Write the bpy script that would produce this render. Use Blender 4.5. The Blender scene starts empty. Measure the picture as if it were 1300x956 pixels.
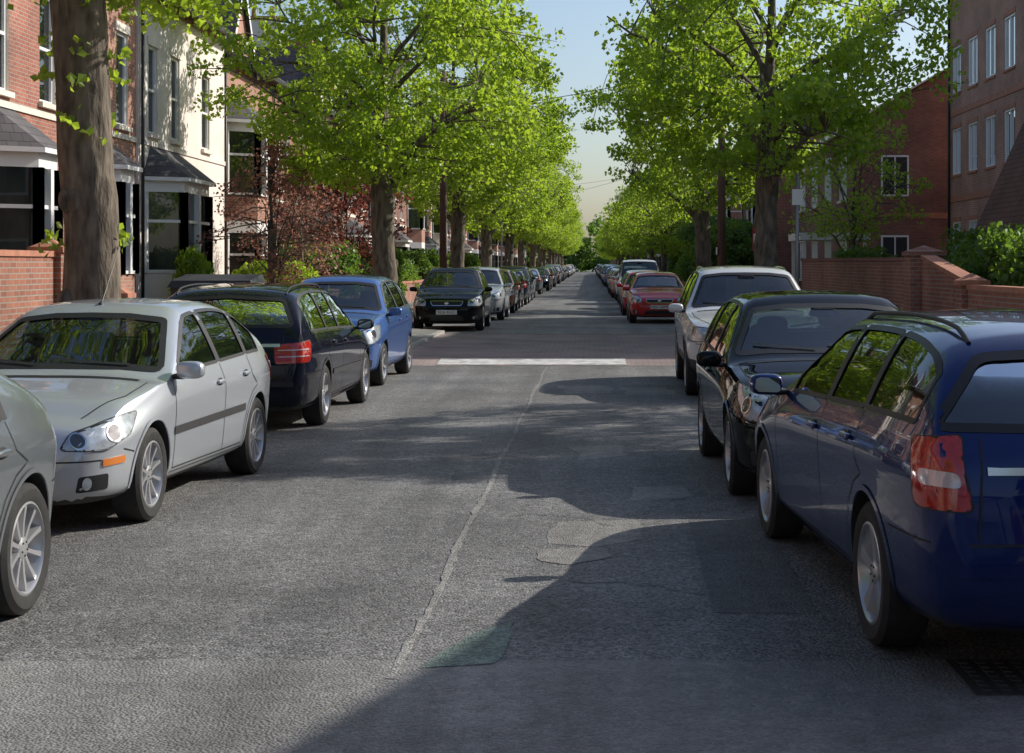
import bpy, bmesh, math, random
import numpy as np
from mathutils import Vector, Matrix
from mathutils.bvhtree import BVHTree
random.seed(5)
S=bpy.context.scene
F=2050.0; CH=1.7; VX=748.0; VY=335.0
def gnd(px,py):
    Y=F*CH/(py-VY); return Vector(((px-VX)*Y/F,Y,0))

# ---------------------------------------------------------------- materials
def newmat(name):
    m=bpy.data.materials.new(name); m.use_nodes=True
    nt=m.node_tree; b=nt.nodes['Principled BSDF']; return m,nt,b
def P(name,col,rough=.6,metal=0,coat=0,spec=.5,noise=0,nscale=8,bump=0,bscale=60,zs=1.0):
    m,nt,b=newmat(name)
    b.inputs['Base Color'].default_value=(*col,1); b.inputs['Roughness'].default_value=rough
    b.inputs['Metallic'].default_value=metal; b.inputs['Coat Weight'].default_value=coat
    b.inputs['Coat Roughness'].default_value=.03; b.inputs['Specular IOR Level'].default_value=spec
    tc=nt.nodes.new('ShaderNodeTexCoord'); mp=nt.nodes.new('ShaderNodeMapping'); mp.inputs['Scale'].default_value=(1,1,zs); nt.links.new(tc.outputs['Object'],mp.inputs[0])
    if noise>0:
        n=nt.nodes.new('ShaderNodeTexNoise'); n.inputs['Scale'].default_value=nscale; n.inputs['Detail'].default_value=6
        nt.links.new(mp.outputs[0],n.inputs['Vector'])
        mx=nt.nodes.new('ShaderNodeMix'); mx.data_type='RGBA'
        mr=nt.nodes.new('ShaderNodeMapRange'); mr.inputs[1].default_value=.3; mr.inputs[2].default_value=.7
        nt.links.new(n.outputs['Fac'],mr.inputs[0]); nt.links.new(mr.outputs[0],mx.inputs['Factor'])
        mx.inputs['A'].default_value=(*[c*(1-noise) for c in col],1); mx.inputs['B'].default_value=(*[min(1,c*(1+noise)) for c in col],1)
        nt.links.new(mx.outputs['Result'],b.inputs['Base Color'])
    if bump>0:
        n=nt.nodes.new('ShaderNodeTexNoise'); n.inputs['Scale'].default_value=bscale; n.inputs['Detail'].default_value=5
        nt.links.new(mp.outputs[0],n.inputs['Vector'])
        bp=nt.nodes.new('ShaderNodeBump'); bp.inputs['Strength'].default_value=bump; bp.inputs['Distance'].default_value=.03
        nt.links.new(n.outputs['Fac'],bp.inputs['Height']); nt.links.new(bp.outputs['Normal'],b.inputs['Normal'])
    return m
def brick(name,c1,c2,mortar,bw=.225,rh=.075,ms=.009,bump=.4,big=.25,flat=False):
    m,nt,b=newmat(name); N=nt.nodes; L=nt.links
    tc=N.new('ShaderNodeNewGeometry'); sp=N.new('ShaderNodeSeparateXYZ'); L.new(tc.outputs['Position'],sp.inputs[0])
    ad=N.new('ShaderNodeMath'); L.new(sp.outputs['X'],ad.inputs[0]); L.new(sp.outputs['Y'],ad.inputs[1])
    cb=N.new('ShaderNodeCombineXYZ')
    if flat: L.new(sp.outputs['X'],cb.inputs['X']); L.new(sp.outputs['Y'],cb.inputs['Y'])
    else: L.new(ad.outputs[0],cb.inputs['X']); L.new(sp.outputs['Z'],cb.inputs['Y'])
    br=N.new('ShaderNodeTexBrick'); L.new(cb.outputs[0],br.inputs['Vector'])
    br.inputs['Scale'].default_value=1; br.inputs['Brick Width'].default_value=bw; br.inputs['Row Height'].default_value=rh
    br.inputs['Mortar Size'].default_value=ms; br.inputs['Color1'].default_value=(*c1,1); br.inputs['Color2'].default_value=(*c2,1); br.inputs['Mortar'].default_value=(*mortar,1)
    n=N.new('ShaderNodeTexNoise'); n.inputs['Scale'].default_value=.9; n.inputs['Detail'].default_value=8; L.new(tc.outputs['Position'],n.inputs['Vector'])
    mr=N.new('ShaderNodeMapRange'); mr.inputs[1].default_value=.3; mr.inputs[2].default_value=.7; mr.inputs[3].default_value=1-big; mr.inputs[4].default_value=1+big; L.new(n.outputs['Fac'],mr.inputs[0])
    vm=N.new('ShaderNodeVectorMath'); vm.operation='SCALE'; L.new(br.outputs['Color'],vm.inputs[0]); L.new(mr.outputs[0],vm.inputs['Scale'])
    L.new(vm.outputs[0],b.inputs['Base Color']); b.inputs['Roughness'].default_value=.88
    bp=N.new('ShaderNodeBump'); bp.inputs['Strength'].default_value=bump; bp.inputs['Distance'].default_value=.01; bp.invert=True
    L.new(br.outputs['Fac'],bp.inputs['Height']); L.new(bp.outputs['Normal'],b.inputs['Normal'])
    return m
def asphalt(name,base,agg=.5,seed=0):
    m,nt,b=newmat(name); N=nt.nodes; L=nt.links
    g=N.new('ShaderNodeNewGeometry')
    def noise(sc,det=4,rough=.6):
        n=N.new('ShaderNodeTexNoise'); n.inputs['Scale'].default_value=sc; n.inputs['Detail'].default_value=det; n.inputs['Roughness'].default_value=rough
        L.new(g.outputs['Position'],n.inputs['Vector']); return n
    def rng(s,a,b_,c,d):
        r=N.new('ShaderNodeMapRange'); r.inputs[1].default_value=a; r.inputs[2].default_value=b_; r.inputs[3].default_value=c; r.inputs[4].default_value=d; L.new(s,r.inputs[0]); return r.outputs[0]
    def mul(a,b_):
        x=N.new('ShaderNodeMath'); x.operation='MULTIPLY'; L.new(a,x.inputs[0]); L.new(b_,x.inputs[1]); return x.outputs[0]
    v=N.new('ShaderNodeTexVoronoi'); v.inputs['Scale'].default_value=75; L.new(g.outputs['Position'],v.inputs['Vector'])
    vs=N.new('ShaderNodeSeparateColor'); L.new(v.outputs['Color'],vs.inputs[0])
    stone=rng(vs.outputs[0],0,1,1-agg,1+agg)
    n2=rng(noise(9,6).outputs['Fac'],.3,.7,.80,1.20)
    n3=rng(noise(.55,6,.65).outputs['Fac'],.3,.7,.62,1.36)
    mp=N.new('ShaderNodeMapping'); mp.inputs['Scale'].default_value=(1.6,.07,1); L.new(g.outputs['Position'],mp.inputs[0])
    ns=N.new('ShaderNodeTexNoise'); ns.inputs['Scale'].default_value=1.3; ns.inputs['Detail'].default_value=3; L.new(mp.outputs[0],ns.inputs['Vector'])
    n4=rng(ns.outputs['Fac'],.3,.7,.76,1.26)
    t=mul(mul(stone,n2),mul(n3,n4))
    v2=N.new('ShaderNodeTexVoronoi'); v2.inputs['Scale'].default_value=7; L.new(g.outputs['Position'],v2.inputs['Vector'])
    sp=rng(v2.outputs['Distance'],.035,.05,1,0)
    sc=N.new('ShaderNodeVectorMath'); sc.operation='SCALE'; sc.inputs[0].default_value=base; L.new(t,sc.inputs['Scale'])
    mx=N.new('ShaderNodeMix'); mx.data_type='RGBA'; mx.inputs['B'].default_value=(.30,.23,.13,1); L.new(sp,mx.inputs['Factor']); L.new(sc.outputs[0],mx.inputs['A'])
    L.new(mx.outputs['Result'],b.inputs['Base Color']); b.inputs['Roughness'].default_value=.75; b.inputs['Specular IOR Level'].default_value=.5
    bp=N.new('ShaderNodeBump'); bp.inputs['Strength'].default_value=.9; bp.inputs['Distance'].default_value=.008
    L.new(v.outputs['Distance'],bp.inputs['Height']); bp.invert=True; L.new(bp.outputs['Normal'],b.inputs['Normal'])
    return m
def leafmat(name,dark,light,trans):
    m=bpy.data.materials.new(name); m.use_nodes=True; nt=m.node_tree; N=nt.nodes; L=nt.links; N.clear()
    out=N.new('ShaderNodeOutputMaterial'); g=N.new('ShaderNodeNewGeometry')
    n=N.new('ShaderNodeTexNoise'); n.inputs['Scale'].default_value=.7; L.new(g.outputs['Position'],n.inputs['Vector'])
    ad=N.new('ShaderNodeMath'); ad.operation='MULTIPLY_ADD'; ad.inputs[1].default_value=.6; L.new(g.outputs['Random Per Island'],ad.inputs[0])
    mr=N.new('ShaderNodeMapRange'); mr.inputs[1].default_value=.3; mr.inputs[2].default_value=.7; mr.inputs[3].default_value=0; mr.inputs[4].default_value=.4; L.new(n.outputs['Fac'],mr.inputs[0]); L.new(mr.outputs[0],ad.inputs[2])
    mx=N.new('ShaderNodeMix'); mx.data_type='RGBA'; mx.inputs['A'].default_value=(*dark,1); mx.inputs['B'].default_value=(*light,1); L.new(ad.outputs[0],mx.inputs['Factor'])
    d=N.new('ShaderNodeBsdfDiffuse'); L.new(mx.outputs['Result'],d.inputs['Color'])
    t=N.new('ShaderNodeBsdfTranslucent')
    m2=N.new('ShaderNodeMix'); m2.data_type='RGBA'; m2.inputs['Factor'].default_value=.65; m2.inputs['B'].default_value=(*trans,1); L.new(mx.outputs['Result'],m2.inputs['A']); L.new(m2.outputs['Result'],t.inputs['Color'])
    a=N.new('ShaderNodeMixShader'); a.inputs[0].default_value=.55; L.new(d.outputs[0],a.inputs[1]); L.new(t.outputs[0],a.inputs[2])
    gl=N.new('ShaderNodeBsdfGlossy'); gl.inputs['Roughness'].default_value=.45; gl.inputs['Color'].default_value=(.8,.85,.8,1)
    b=N.new('ShaderNodeMixShader'); b.inputs[0].default_value=.045; L.new(a.outputs[0],b.inputs[1]); L.new(gl.outputs[0],b.inputs[2])
    L.new(b.outputs[0],out.inputs['Surface']); return m
def glassmat(name,tint,refl=1.0,opaque=0.0):
    m=bpy.data.materials.new(name); m.use_nodes=True; nt=m.node_tree; N=nt.nodes; L=nt.links; N.clear()
    out=N.new('ShaderNodeOutputMaterial'); tr=N.new('ShaderNodeBsdfTransparent'); tr.inputs[0].default_value=(*tint,1)
    df=N.new('ShaderNodeBsdfDiffuse'); df.inputs[0].default_value=(.015,.02,.022,1)
    m0=N.new('ShaderNodeMixShader'); m0.inputs[0].default_value=opaque; L.new(tr.outputs[0],m0.inputs[1]); L.new(df.outputs[0],m0.inputs[2])
    gl=N.new('ShaderNodeBsdfGlossy'); gl.inputs['Roughness'].default_value=.015; gl.inputs[0].default_value=(.95,.97,1,1)
    fr=N.new('ShaderNodeFresnel'); fr.inputs[0].default_value=1.55
    mr=N.new('ShaderNodeMapRange'); mr.inputs[1].default_value=0; mr.inputs[2].default_value=1; mr.inputs[3].default_value=.03*refl; mr.inputs[4].default_value=1; L.new(fr.outputs[0],mr.inputs[0])
    m1=N.new('ShaderNodeMixShader'); L.new(mr.outputs[0],m1.inputs[0]); L.new(m0.outputs[0],m1.inputs[1]); L.new(gl.outputs[0],m1.inputs[2])
    L.new(m1.outputs[0],out.inputs['Surface']); return m
def paint(name,col,metal=.4,rough=.32,spec=.4,cior=1.5):
    m,nt,b=newmat(name); N=nt.nodes; L=nt.links
    b.inputs['Metallic'].default_value=metal; b.inputs['Roughness'].default_value=rough; b.inputs['Coat Weight'].default_value=1; b.inputs['Coat Roughness'].default_value=.02; b.inputs['Specular IOR Level'].default_value=spec
    b.inputs['Coat IOR'].default_value=cior
    tc=N.new('ShaderNodeTexCoord'); sp=N.new('ShaderNodeSeparateXYZ'); L.new(tc.outputs['Object'],sp.inputs[0])
    n=N.new('ShaderNodeTexNoise'); n.inputs['Scale'].default_value=5; n.inputs['Detail'].default_value=6; L.new(tc.outputs['Object'],n.inputs['Vector'])
    z=N.new('ShaderNodeMapRange'); z.inputs[1].default_value=.15; z.inputs[2].default_value=.60; z.inputs[3].default_value=.40; z.inputs[4].default_value=.0; L.new(sp.outputs['Z'],z.inputs[0])
    mu=N.new('ShaderNodeMath'); mu.operation='MULTIPLY'; L.new(z.outputs[0],mu.inputs[0]); L.new(n.outputs['Fac'],mu.inputs[1])
    mx=N.new('ShaderNodeMix'); mx.data_type='RGBA'; mx.inputs['A'].default_value=(*col,1); mx.inputs['B'].default_value=(.10,.09,.075,1); L.new(mu.outputs[0],mx.inputs['Factor']); L.new(mx.outputs['Result'],b.inputs['Base Color'])
    r=N.new('ShaderNodeMath'); r.operation='MULTIPLY_ADD'; r.inputs[1].default_value=.5; r.inputs[2].default_value=rough; L.new(mu.outputs[0],r.inputs[0]); L.new(r.outputs[0],b.inputs['Roughness'])
    c=N.new('ShaderNodeMath'); c.operation='MULTIPLY_ADD'; c.inputs[1].default_value=-1.6; c.inputs[2].default_value=1; c.use_clamp=True; L.new(mu.outputs[0],c.inputs[0]); L.new(c.outputs[0],b.inputs['Coat Weight'])
    return m

M=dict(
 road=asphalt('asphalt_worn',(.145,.140,.136),.65),
 road2=asphalt('asphalt_smooth',(.18,.173,.165),.25),
 patchl=asphalt('asphalt_patch_pale',(.225,.212,.195),.3),
 patchd=asphalt('asphalt_patch_dark',(.108,.106,.104),.35),
 seam=asphalt('road_seam',(.225,.215,.20),.5),
 green=asphalt('faded_green_paint',(.135,.175,.15),.5),
 table=brick('block_paving',(.30,.225,.205),(.245,.19,.175),(.16,.145,.135),.2,.1,.008,.3,flat=True),
 markw=P('worn_white_paint',(.50,.49,.47),.8,noise=.35,nscale=5),
 kerb=P('kerb_concrete',(.36,.34,.31),.85,noise=.2,nscale=6,bump=.2),
 slab=None,
 soil=P('garden_ground',(.10,.10,.06),.95,noise=.4,nscale=2),
 redbrick=brick('red_brick',(.38,.135,.085),(.28,.095,.065),(.31,.26,.22)),
 orbrick=brick('orange_brick',(.44,.20,.13),(.35,.15,.10),(.36,.30,.25)),
 aptbrick=brick('apartment_brick',(.44,.19,.125),(.36,.15,.10),(.42,.34,.28),ms=.012),
 darkbrick=brick('dark_brick',(.26,.10,.07),(.19,.07,.055),(.21,.17,.14)),
 wallbrick=brick('wall_brick',(.34,.13,.08),(.24,.09,.06),(.28,.24,.20)),
 render=P('pinkish_white_render',(.76,.68,.62),.85,noise=.08,nscale=1.5),
 cream=P('cream_stone',(.72,.67,.58),.8,noise=.12,nscale=4),
 white=P('white_window_paint',(.82,.81,.79),.45),
 slate=brick('slate_tiles',(.12,.112,.115),(.085,.08,.085),(.04,.04,.04),.28,.16,.008,.4),
 tile=brick('clay_tiles',(.22,.095,.06),(.17,.075,.05),(.05,.03,.025),.2,.12,.008,.4),
 terra=P('terracotta_coping',(.40,.17,.105),.75,noise=.2,nscale=5),
 wglass=glassmat('window_glass',(.75,.78,.78),1.4,.25),
 dark=P('dark_paint',(.02,.022,.024),.5),
 room=P('net_curtain',(.34,.33,.31),.9,noise=.7,nscale=1.6,zs=.3),
 door=P('door_paint',(.05,.07,.12),.4),
 bark=P('bark',(.15,.12,.09),.95,noise=.6,nscale=11,bump=1,bscale=17,zs=.3),
 wood=P('pole_wood',(.13,.07,.045),.85,noise=.3,nscale=6,zs=.2),
 steel=P('galvanised_steel',(.32,.33,.34),.5,metal=.6),
 leaf=leafmat('lime_leaves',(.08,.15,.010),(.27,.38,.028),(.64,.86,.06)),
 leafd=leafmat('shrub_leaves',(.04,.085,.014),(.13,.21,.025),(.25,.42,.04)),
 leafp=leafmat('purple_leaves',(.05,.018,.02),(.17,.055,.045),(.32,.08,.05)),
 leafr=leafmat('pink_leaves',(.17,.07,.06),(.40,.21,.17),(.50,.22,.15)),
 binp=P('bin_plastic',(.02,.022,.024),.45),
 red=P('red_sign',(.5,.03,.03),.4),
 iron=P('cast_iron',(.06,.057,.054),.6,metal=.3,noise=.3,nscale=30),
)
M['slab']=asphalt('pavement_surface',(.24,.23,.215),.3)
# car materials (fixed slot order)
CM=[P('car_paint_default',(.5,.5,.5)),
 P('car_interior',(.03,.03,.032),.85),
 glassmat('car_glass',(.50,.58,.54),2.0,.22),
 P('black_trim',(.015,.015,.016),.5),
 P('chrome',(.7,.7,.72),.15,metal=1),
 P('headlamp_lens',(.42,.46,.50),.16,metal=.35,coat=1,noise=.3,nscale=14),
 P('red_lamp_lens',(.45,.02,.014),.12,coat=1,noise=.25,nscale=40),
 P('amber_lamp_lens',(.7,.2,.02),.15,coat=1),
 P('tyre_rubber',(.026,.025,.024),.85,noise=.3,nscale=20),
 P('alloy_wheel',(.50,.50,.51),.3,metal=.6),
 P('number_plate_white',(.72,.72,.7),.4),
 P('number_plate_yellow',(.7,.5,.06),.4),
 P('black_plastic',(.035,.035,.036),.6,noise=.2,nscale=20),
 P('seat_fabric',(.07,.07,.075),.9),
 P('lamp_dark',(.10,.10,.11),.10,metal=.5,coat=1),
 P('brake_disc_dark',(.03,.03,.03),.5),
 P('clear_lamp_lens',(.60,.50,.50),.15,metal=.1,coat=1),
 P('mirror_glass',(.22,.24,.27),.03,metal=1),
 P('paper_disc',(.12,.25,.5),.7)]
(PAINT,INT,GLASS,TRIM,CHROME,HEAD,REDL,AMB,TYRE,ALLOY,PLW,PLY,BLK,SEAT,LDARK,DISC,CLEAR,MIRR,PAPER)=range(19)

# ---------------------------------------------------------------- mesh builder
class MB:
    def __init__(s,mats=None):
        s.v=[];s.f=[];s.m=[];s.s=[];s.mats=list(mats) if mats else []; s.xf=None
    def mi(s,mat):
        if isinstance(mat,int): return mat
        if mat not in s.mats: s.mats.append(mat)
        return s.mats.index(mat)
    def add(s,vs,fs,mat,smooth=False):
        o=len(s.v); k=s.mi(mat)
        s.v+= [tuple(s.xf(*p)) if s.xf else tuple(p) for p in vs]
        for f in fs:
            s.f.append([i+o for i in f]); s.m.append(k); s.s.append(smooth)
    def quad(s,a,b,c,d,mat): s.add([a,b,c,d],[(0,1,2,3)],mat)
    def box(s,x0,x1,y0,y1,z0,z1,mat):
        s.add([(x0,y0,z0),(x1,y0,z0),(x1,y1,z0),(x0,y1,z0),(x0,y0,z1),(x1,y0,z1),(x1,y1,z1),(x0,y1,z1)],
              [(0,3,2,1),(4,5,6,7),(0,1,5,4),(1,2,6,5),(2,3,7,6),(3,0,4,7)],mat)
    def mesh(s,name,sharp=None):
        me=bpy.data.meshes.new(name); me.from_pydata(s.v,[],s.f)
        for m in s.mats: me.materials.append(m)
        me.polygons.foreach_set('material_index',s.m); me.polygons.foreach_set('use_smooth',s.s)
        me.update()
        if sharp: me.set_sharp_from_angle(angle=math.radians(sharp))
        return me
    def obj(s,name,sharp=None,loc=(0,0,0)):
        o=bpy.data.objects.new(name,s.mesh(name,sharp)); S.collection.objects.link(o); o.location=loc; return o
def tube(pts,rad,n=7,cap=True):
    pts=[Vector(p) for p in pts]; vs=[];fs=[]
    for i,p in enumerate(pts):
        d=(pts[min(i+1,len(pts)-1)]-pts[max(i-1,0)]).normalized()
        a=Vector((0,0,1)) if abs(d.z)<.9 else Vector((1,0,0))
        u=d.cross(a).normalized(); w=d.cross(u); r=rad[i] if hasattr(rad,'__len__') else rad
        for k in range(n):
            t=2*math.pi*k/n; vs.append(p+u*(r*math.cos(t))+w*(r*math.sin(t)))
    for i in range(len(pts)-1):
        for k in range(n):
            fs.append((i*n+k,i*n+(k+1)%n,(i+1)*n+(k+1)%n,(i+1)*n+k))
    if cap: fs.append(tuple(range(n))[::-1]); fs.append(tuple(range((len(pts)-1)*n,len(pts)*n)))
    return vs,fs
def superell(c,r,e=.5,nu=14,nv=9,rot=None):
    vs=[];fs=[]
    sg=lambda x,p: math.copysign(abs(x)**p,x)
    for j in range(nv+1):
        ph=-math.pi/2+math.pi*j/nv
        for i in range(nu):
            th=2*math.pi*i/nu
            p=Vector((r[0]*sg(math.cos(ph),e)*sg(math.cos(th),e),r[1]*sg(math.cos(ph),e)*sg(math.sin(th),e),r[2]*sg(math.sin(ph),e)))
            if rot: p=rot@p
            vs.append(p+Vector(c))
    for j in range(nv):
        for i in range(nu): fs.append((j*nu+i,j*nu+(i+1)%nu,(j+1)*nu+(i+1)%nu,(j+1)*nu+i))
    return vs,fs

# ---------------------------------------------------------------- cars
def pchip(xs,ys,x):
    xs=np.array(xs,float); ys=np.array(ys,float); o=np.argsort(xs); xs=xs[o]; ys=ys[o]
    h=np.diff(xs); d=np.diff(ys)/h; n=len(xs); m=np.zeros(n)
    for i in range(1,n-1):
        if d[i-1]*d[i]>0:
            w1=2*h[i]+h[i-1]; w2=h[i]+2*h[i-1]; m[i]=(w1+w2)/(w1/d[i-1]+w2/d[i])
    m[0]=d[0]; m[-1]=d[-1]
    x=np.clip(x,xs[0],xs[-1]); k=np.clip(np.searchsorted(xs,x)-1,0,n-2); t=(x-xs[k])/h[k]
    return (2*t**3-3*t**2+1)*ys[k]+(t**3-2*t**2+t)*h[k]*m[k]+(-2*t**3+3*t**2)*ys[k+1]+(t**3-t**2)*h[k]*m[k+1]
def chaikin(P_,closed=True,it=1):
    for _ in range(it):
        Q=[]; n=len(P_)
        for i in range(n if closed else n-1):
            a=np.array(P_[i]);b=np.array(P_[(i+1)%n]); Q+= [a*.75+b*.25,a*.25+b*.75]
        P_=Q
    return P_
def roundpoly(pts,r):
    out=[]; n=len(pts); pts=[Vector(p) for p in pts]
    for i in range(n):
        p=pts[i];a=pts[i-1];b=pts[(i+1)%n]; da=(a-p);db=(b-p)
        ra=min(r,da.length*.45); rb=min(r,db.length*.45); A=p+da.normalized()*ra; B=p+db.normalized()*rb
        if (da.normalized()+db.normalized()).length<.15: out.append(p); continue
        for t in (0,.33,.67,1): out.append(A*(1-t)**2+p*2*t*(1-t)+B*t*t)
    return out
def text_geo(txt,size):
    cu=bpy.data.curves.new('t','FONT'); cu.body=txt; cu.size=size; cu.align_x='CENTER'; cu.align_y='CENTER'; cu.resolution_u=2
    ob=bpy.data.objects.new('t',cu); S.collection.objects.link(ob); dg=bpy.context.evaluated_depsgraph_get()
    me=ob.evaluated_get(dg).to_mesh(); vs=[tuple(v.co) for v in me.vertices]; fs=[tuple(p.vertices) for p in me.polygons]
    ob.evaluated_get(dg).to_mesh_clear(); bpy.data.objects.remove(ob); return vs,fs

def build_car(name,wb=2.6,fo=.83,ro=.72,W=1.70,H=1.45,cz=.98,nz=.72,xc=.92,xh=.1,re=.42,tb=1.02,bf=.89,bb=.98,zb=.17,tum=.24,
              pil=(-.32,-1.08,-1.42),R=.31,spokes=5,spw=.055,front='a',rear='a',rails=False,clad=0,plate='',plateR='',mould=None,
              antenna=False,mirror=PAINT,chromeline=False,disc=False,rwm=.15,crease=False):
    N=wb/2+fo; T=-(wb/2+ro)
    xm=((T+re+.13)+(xh-.15))/2
    top=[(T,.58+zb-.17),(T+.015,.70+zb-.17),(T+.04,tb-.08),(T+.09,tb+.02),(T+re,H-.12),(T+re+.14,H-.055),(xm,H),(xh-.15,H-.025),(xh,H-.075),(xc,cz),(xc+.12,cz-.03),
         ((xc+N)/2+.08,cz-.03-.36*(cz-nz)),(N-.30,nz+.045),(N-.13,nz-.02),(N-.05,nz-.10),(N,nz-.22)]
    belt=[(T,bb-.02),(T+.5,bb),(-.4,(bb+bf)/2+.01),(xc-.1,bf),(wb/2,min(bf,cz)-.10),(N,nz-.12)]
    wid=[(T,.76),(T+.03,.855),(T+.10,.925),(T+.28,.97),(T+.7,1),(0,1.0),(N-.9,1.0),(N-.5,.975),(N-.25,.91),(N-.10,.81),(N-.03,.70),(N,.58)]
    zbt=[(T,.36+zb-.17),(T+.03,.29+zb-.17),(T+.12,.23+zb-.17),(T+.4,zb+.03),(0,zb),(N-.5,zb),(N-.12,zb+.02),(N-.03,zb+.07),(N,zb+.16)]
    crn=[(T,.05),(T+.1,.07),(T+re,.07),(T+re+.4,.05),(xh-.1,.055),(xh+.2,.085),(xc-.1,.085),(xc+.15,.04),(N,.03)]
    ev=lambda tb_,x: float(pchip([p[0] for p in tb_],[p[1] for p in tb_],x))
    xs=set([round(p[0],4) for p in top])
    a=T
    while a<N: xs.add(round(a,4)); a+=.075
    for d in (.007,.025,.06,.09,.14,.19,.24,.3): xs.add(round(T+d,4)); xs.add(round(N-d,4))
    xs=sorted(xs); xs=[x for i,x in enumerate(xs) if i==0 or x-xs[i-1]>.004]
    bz=lambda x: ev(belt,x)
    def secpts(x):
        w=ev(wid,x)*W/2; zt=ev(top,x); z0=ev(zbt,x); cr=ev(crn,x); b=min(bz(x),zt-cr-.012)
        z7=zt-cr; y5=.955*w; y7=y5-tum*max(0,(z7-b))/(H-bb)
        y7=max(y7,.3*w)
        q=[(0,z0),(.75*w,z0),(.955*w,z0+min(.07,.2*(b-z0))),(.985*w,z0+.35*(b-z0)),(1.0*w,z0+.60*(b-z0)),(1.012*w,z0+.80*(b-z0)),(.990*w,z0+.90*(b-z0)),(y5,b),
           ((y5+y7)/2+.014*min(1,(z7-b)*4),(b+z7)/2),(y7,z7),(.62*y7,zt-cr*.28),(0,zt)]
        return q
    rings=[]
    for x in xs:
        q=secpts(x); full=q+[(-y,z) for y,z in q[-2:0:-1]]
        r=chaikin(full,True,2); rings.append([(x,float(p[0]),float(p[1])) for p in r])
    n=len(rings[0]); vs=[p for r in rings for p in r]; fs=[];nr=len(rings)
    for i in range(nr-1):
        for k in range(n): fs.append((i*n+k,i*n+(k+1)%n,(i+1)*n+(k+1)%n,(i+1)*n+k))
    for i,rv in ((0,1),(nr-1,0)):
        c=len(vs); zz=sum(p[2] for p in rings[i])/n; vs.append((rings[i][0][0],0,zz))
        for k in range(n): fs.append((i*n+k,i*n+(k+1)%n,c))
    me=bpy.data.meshes.new('b'); me.from_pydata(vs,[],fs); 
    for m in CM: me.materials.append(m)
    bm=bmesh.new(); bm.from_mesh(me); bmesh.ops.recalc_face_normals(bm,faces=bm.faces); bm.to_mesh(me)
    bvh=BVHTree.FromBMesh(bm); bm.free()
    body=bpy.data.objects.new('b',me); S.collection.objects.link(body)
    mb=MB(CM)
    def cast(p,d,off,depth=None):
        d=Vector(d).normalized(); p=Vector(p); o=p-d*(p.dot(d))-d*6
        h=bvh.ray_cast(o,d)
        if h[0] is None:
            q=p-d*(p.dot(d))+d*(depth if depth is not None else p.dot(d)); h=bvh.find_nearest(q)
        nn=h[1]; 
        if nn.dot(d)>0: nn=-nn
        return h[0]+nn*off
    def patch(pts,d,off,mat,cell=.07,skirt=True,mir=False):
        if mir:
            patch(pts,d,off,mat,cell,skirt); patch([(p[0],-p[1],p[2]) for p in pts],(d[0],-d[1],d[2]),off,mat,cell,skirt); return
        d=Vector(d).normalized(); pts=[Vector(p) for p in pts]; dep=sum(p.dot(d) for p in pts)/len(pts)
        b=bmesh.new(); vv=[b.verts.new(p-d*p.dot(d)) for p in pts]; b.faces.new(vv)
        up=Vector((0,0,1)) if abs(d.z)<.8 else Vector((1,0,0)); u=d.cross(up).normalized(); w=d.cross(u)
        for ax in (u,w):
            t=[v.co.dot(ax) for v in b.verts]; a0=min(t); a1=max(t); k=int((a1-a0)/cell)
            for i in range(1,k+1):
                bmesh.ops.bisect_plane(b,geom=b.verts[:]+b.edges[:]+b.faces[:],plane_co=ax*(a0+(a1-a0)*i/(k+1)),plane_no=ax)
        bmesh.ops.triangulate(b,faces=[f for f in b.faces if len(f.verts)>4])
        b.verts.index_update(); P0=[cast(v.co+d*dep,d,off,dep) for v in b.verts]
        F0=[[v.index for v in f.verts] for f in b.faces]
        mb.add(P0,F0,mat,True)
        if skirt and off>0:
            be=[(e.verts[0].index,e.verts[1].index) for e in b.edges if e.is_boundary]
            V=[];Fq=[]
            for i,j in be:
                o=len(V); V+=[P0[i],P0[j],P0[j]+d*(off+.012),P0[i]+d*(off+.012)]; Fq.append((o,o+1,o+2,o+3))
            mb.add(V,Fq,mat,False)
        b.free()
    def strip(line,width,d,off,mat,closed=False,mir=False,seg=.05):
        if mir:
            strip(line,width,d,off,mat,closed,False,seg); strip([(p[0],-p[1],p[2]) for p in line],width,(d[0],-d[1],d[2]),off,mat,closed,False,seg); return
        d=Vector(d).normalized(); L_=[Vector(p) for p in line]
        if closed: L_=L_+[L_[0]]
        pts=[]
        for i in range(len(L_)-1):
            k=max(1,int((L_[i+1]-L_[i]).length/seg))
            for t in range(k): pts.append(L_[i].lerp(L_[i+1],t/k))
        if not closed: pts.append(L_[-1])
        m=len(pts); V=[]
        for i,p in enumerate(pts):
            a=pts[(i-1)%m] if (closed or i>0) else p; c=pts[(i+1)%m] if (closed or i<m-1) else p
            t=(c-a); t=t-d*t.dot(d); 
            if t.length<1e-6: t=Vector((0,0,1))
            s=t.normalized().cross(d)
            V.append(cast(p+s*width/2,d,off,p.dot(d))); V.append(cast(p-s*width/2,d,off,p.dot(d)))
        k=m if closed else m-1
        mb.add(V,[(2*i,2*i+1,2*((i+1)%m)+1,2*((i+1)%m)) for i in range(k)],mat,True)
    SD=(0,-1,0); FD=(-1,0,0); RD=(1,0,0)
    # --- windows
    sw=[]
    rngs=[(xc-.14,pil[0]+.035),(pil[0]-.035,pil[1]+.03)]
    if pil[2] is not None: rngs.append((pil[1]-.03,pil[2]))
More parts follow.
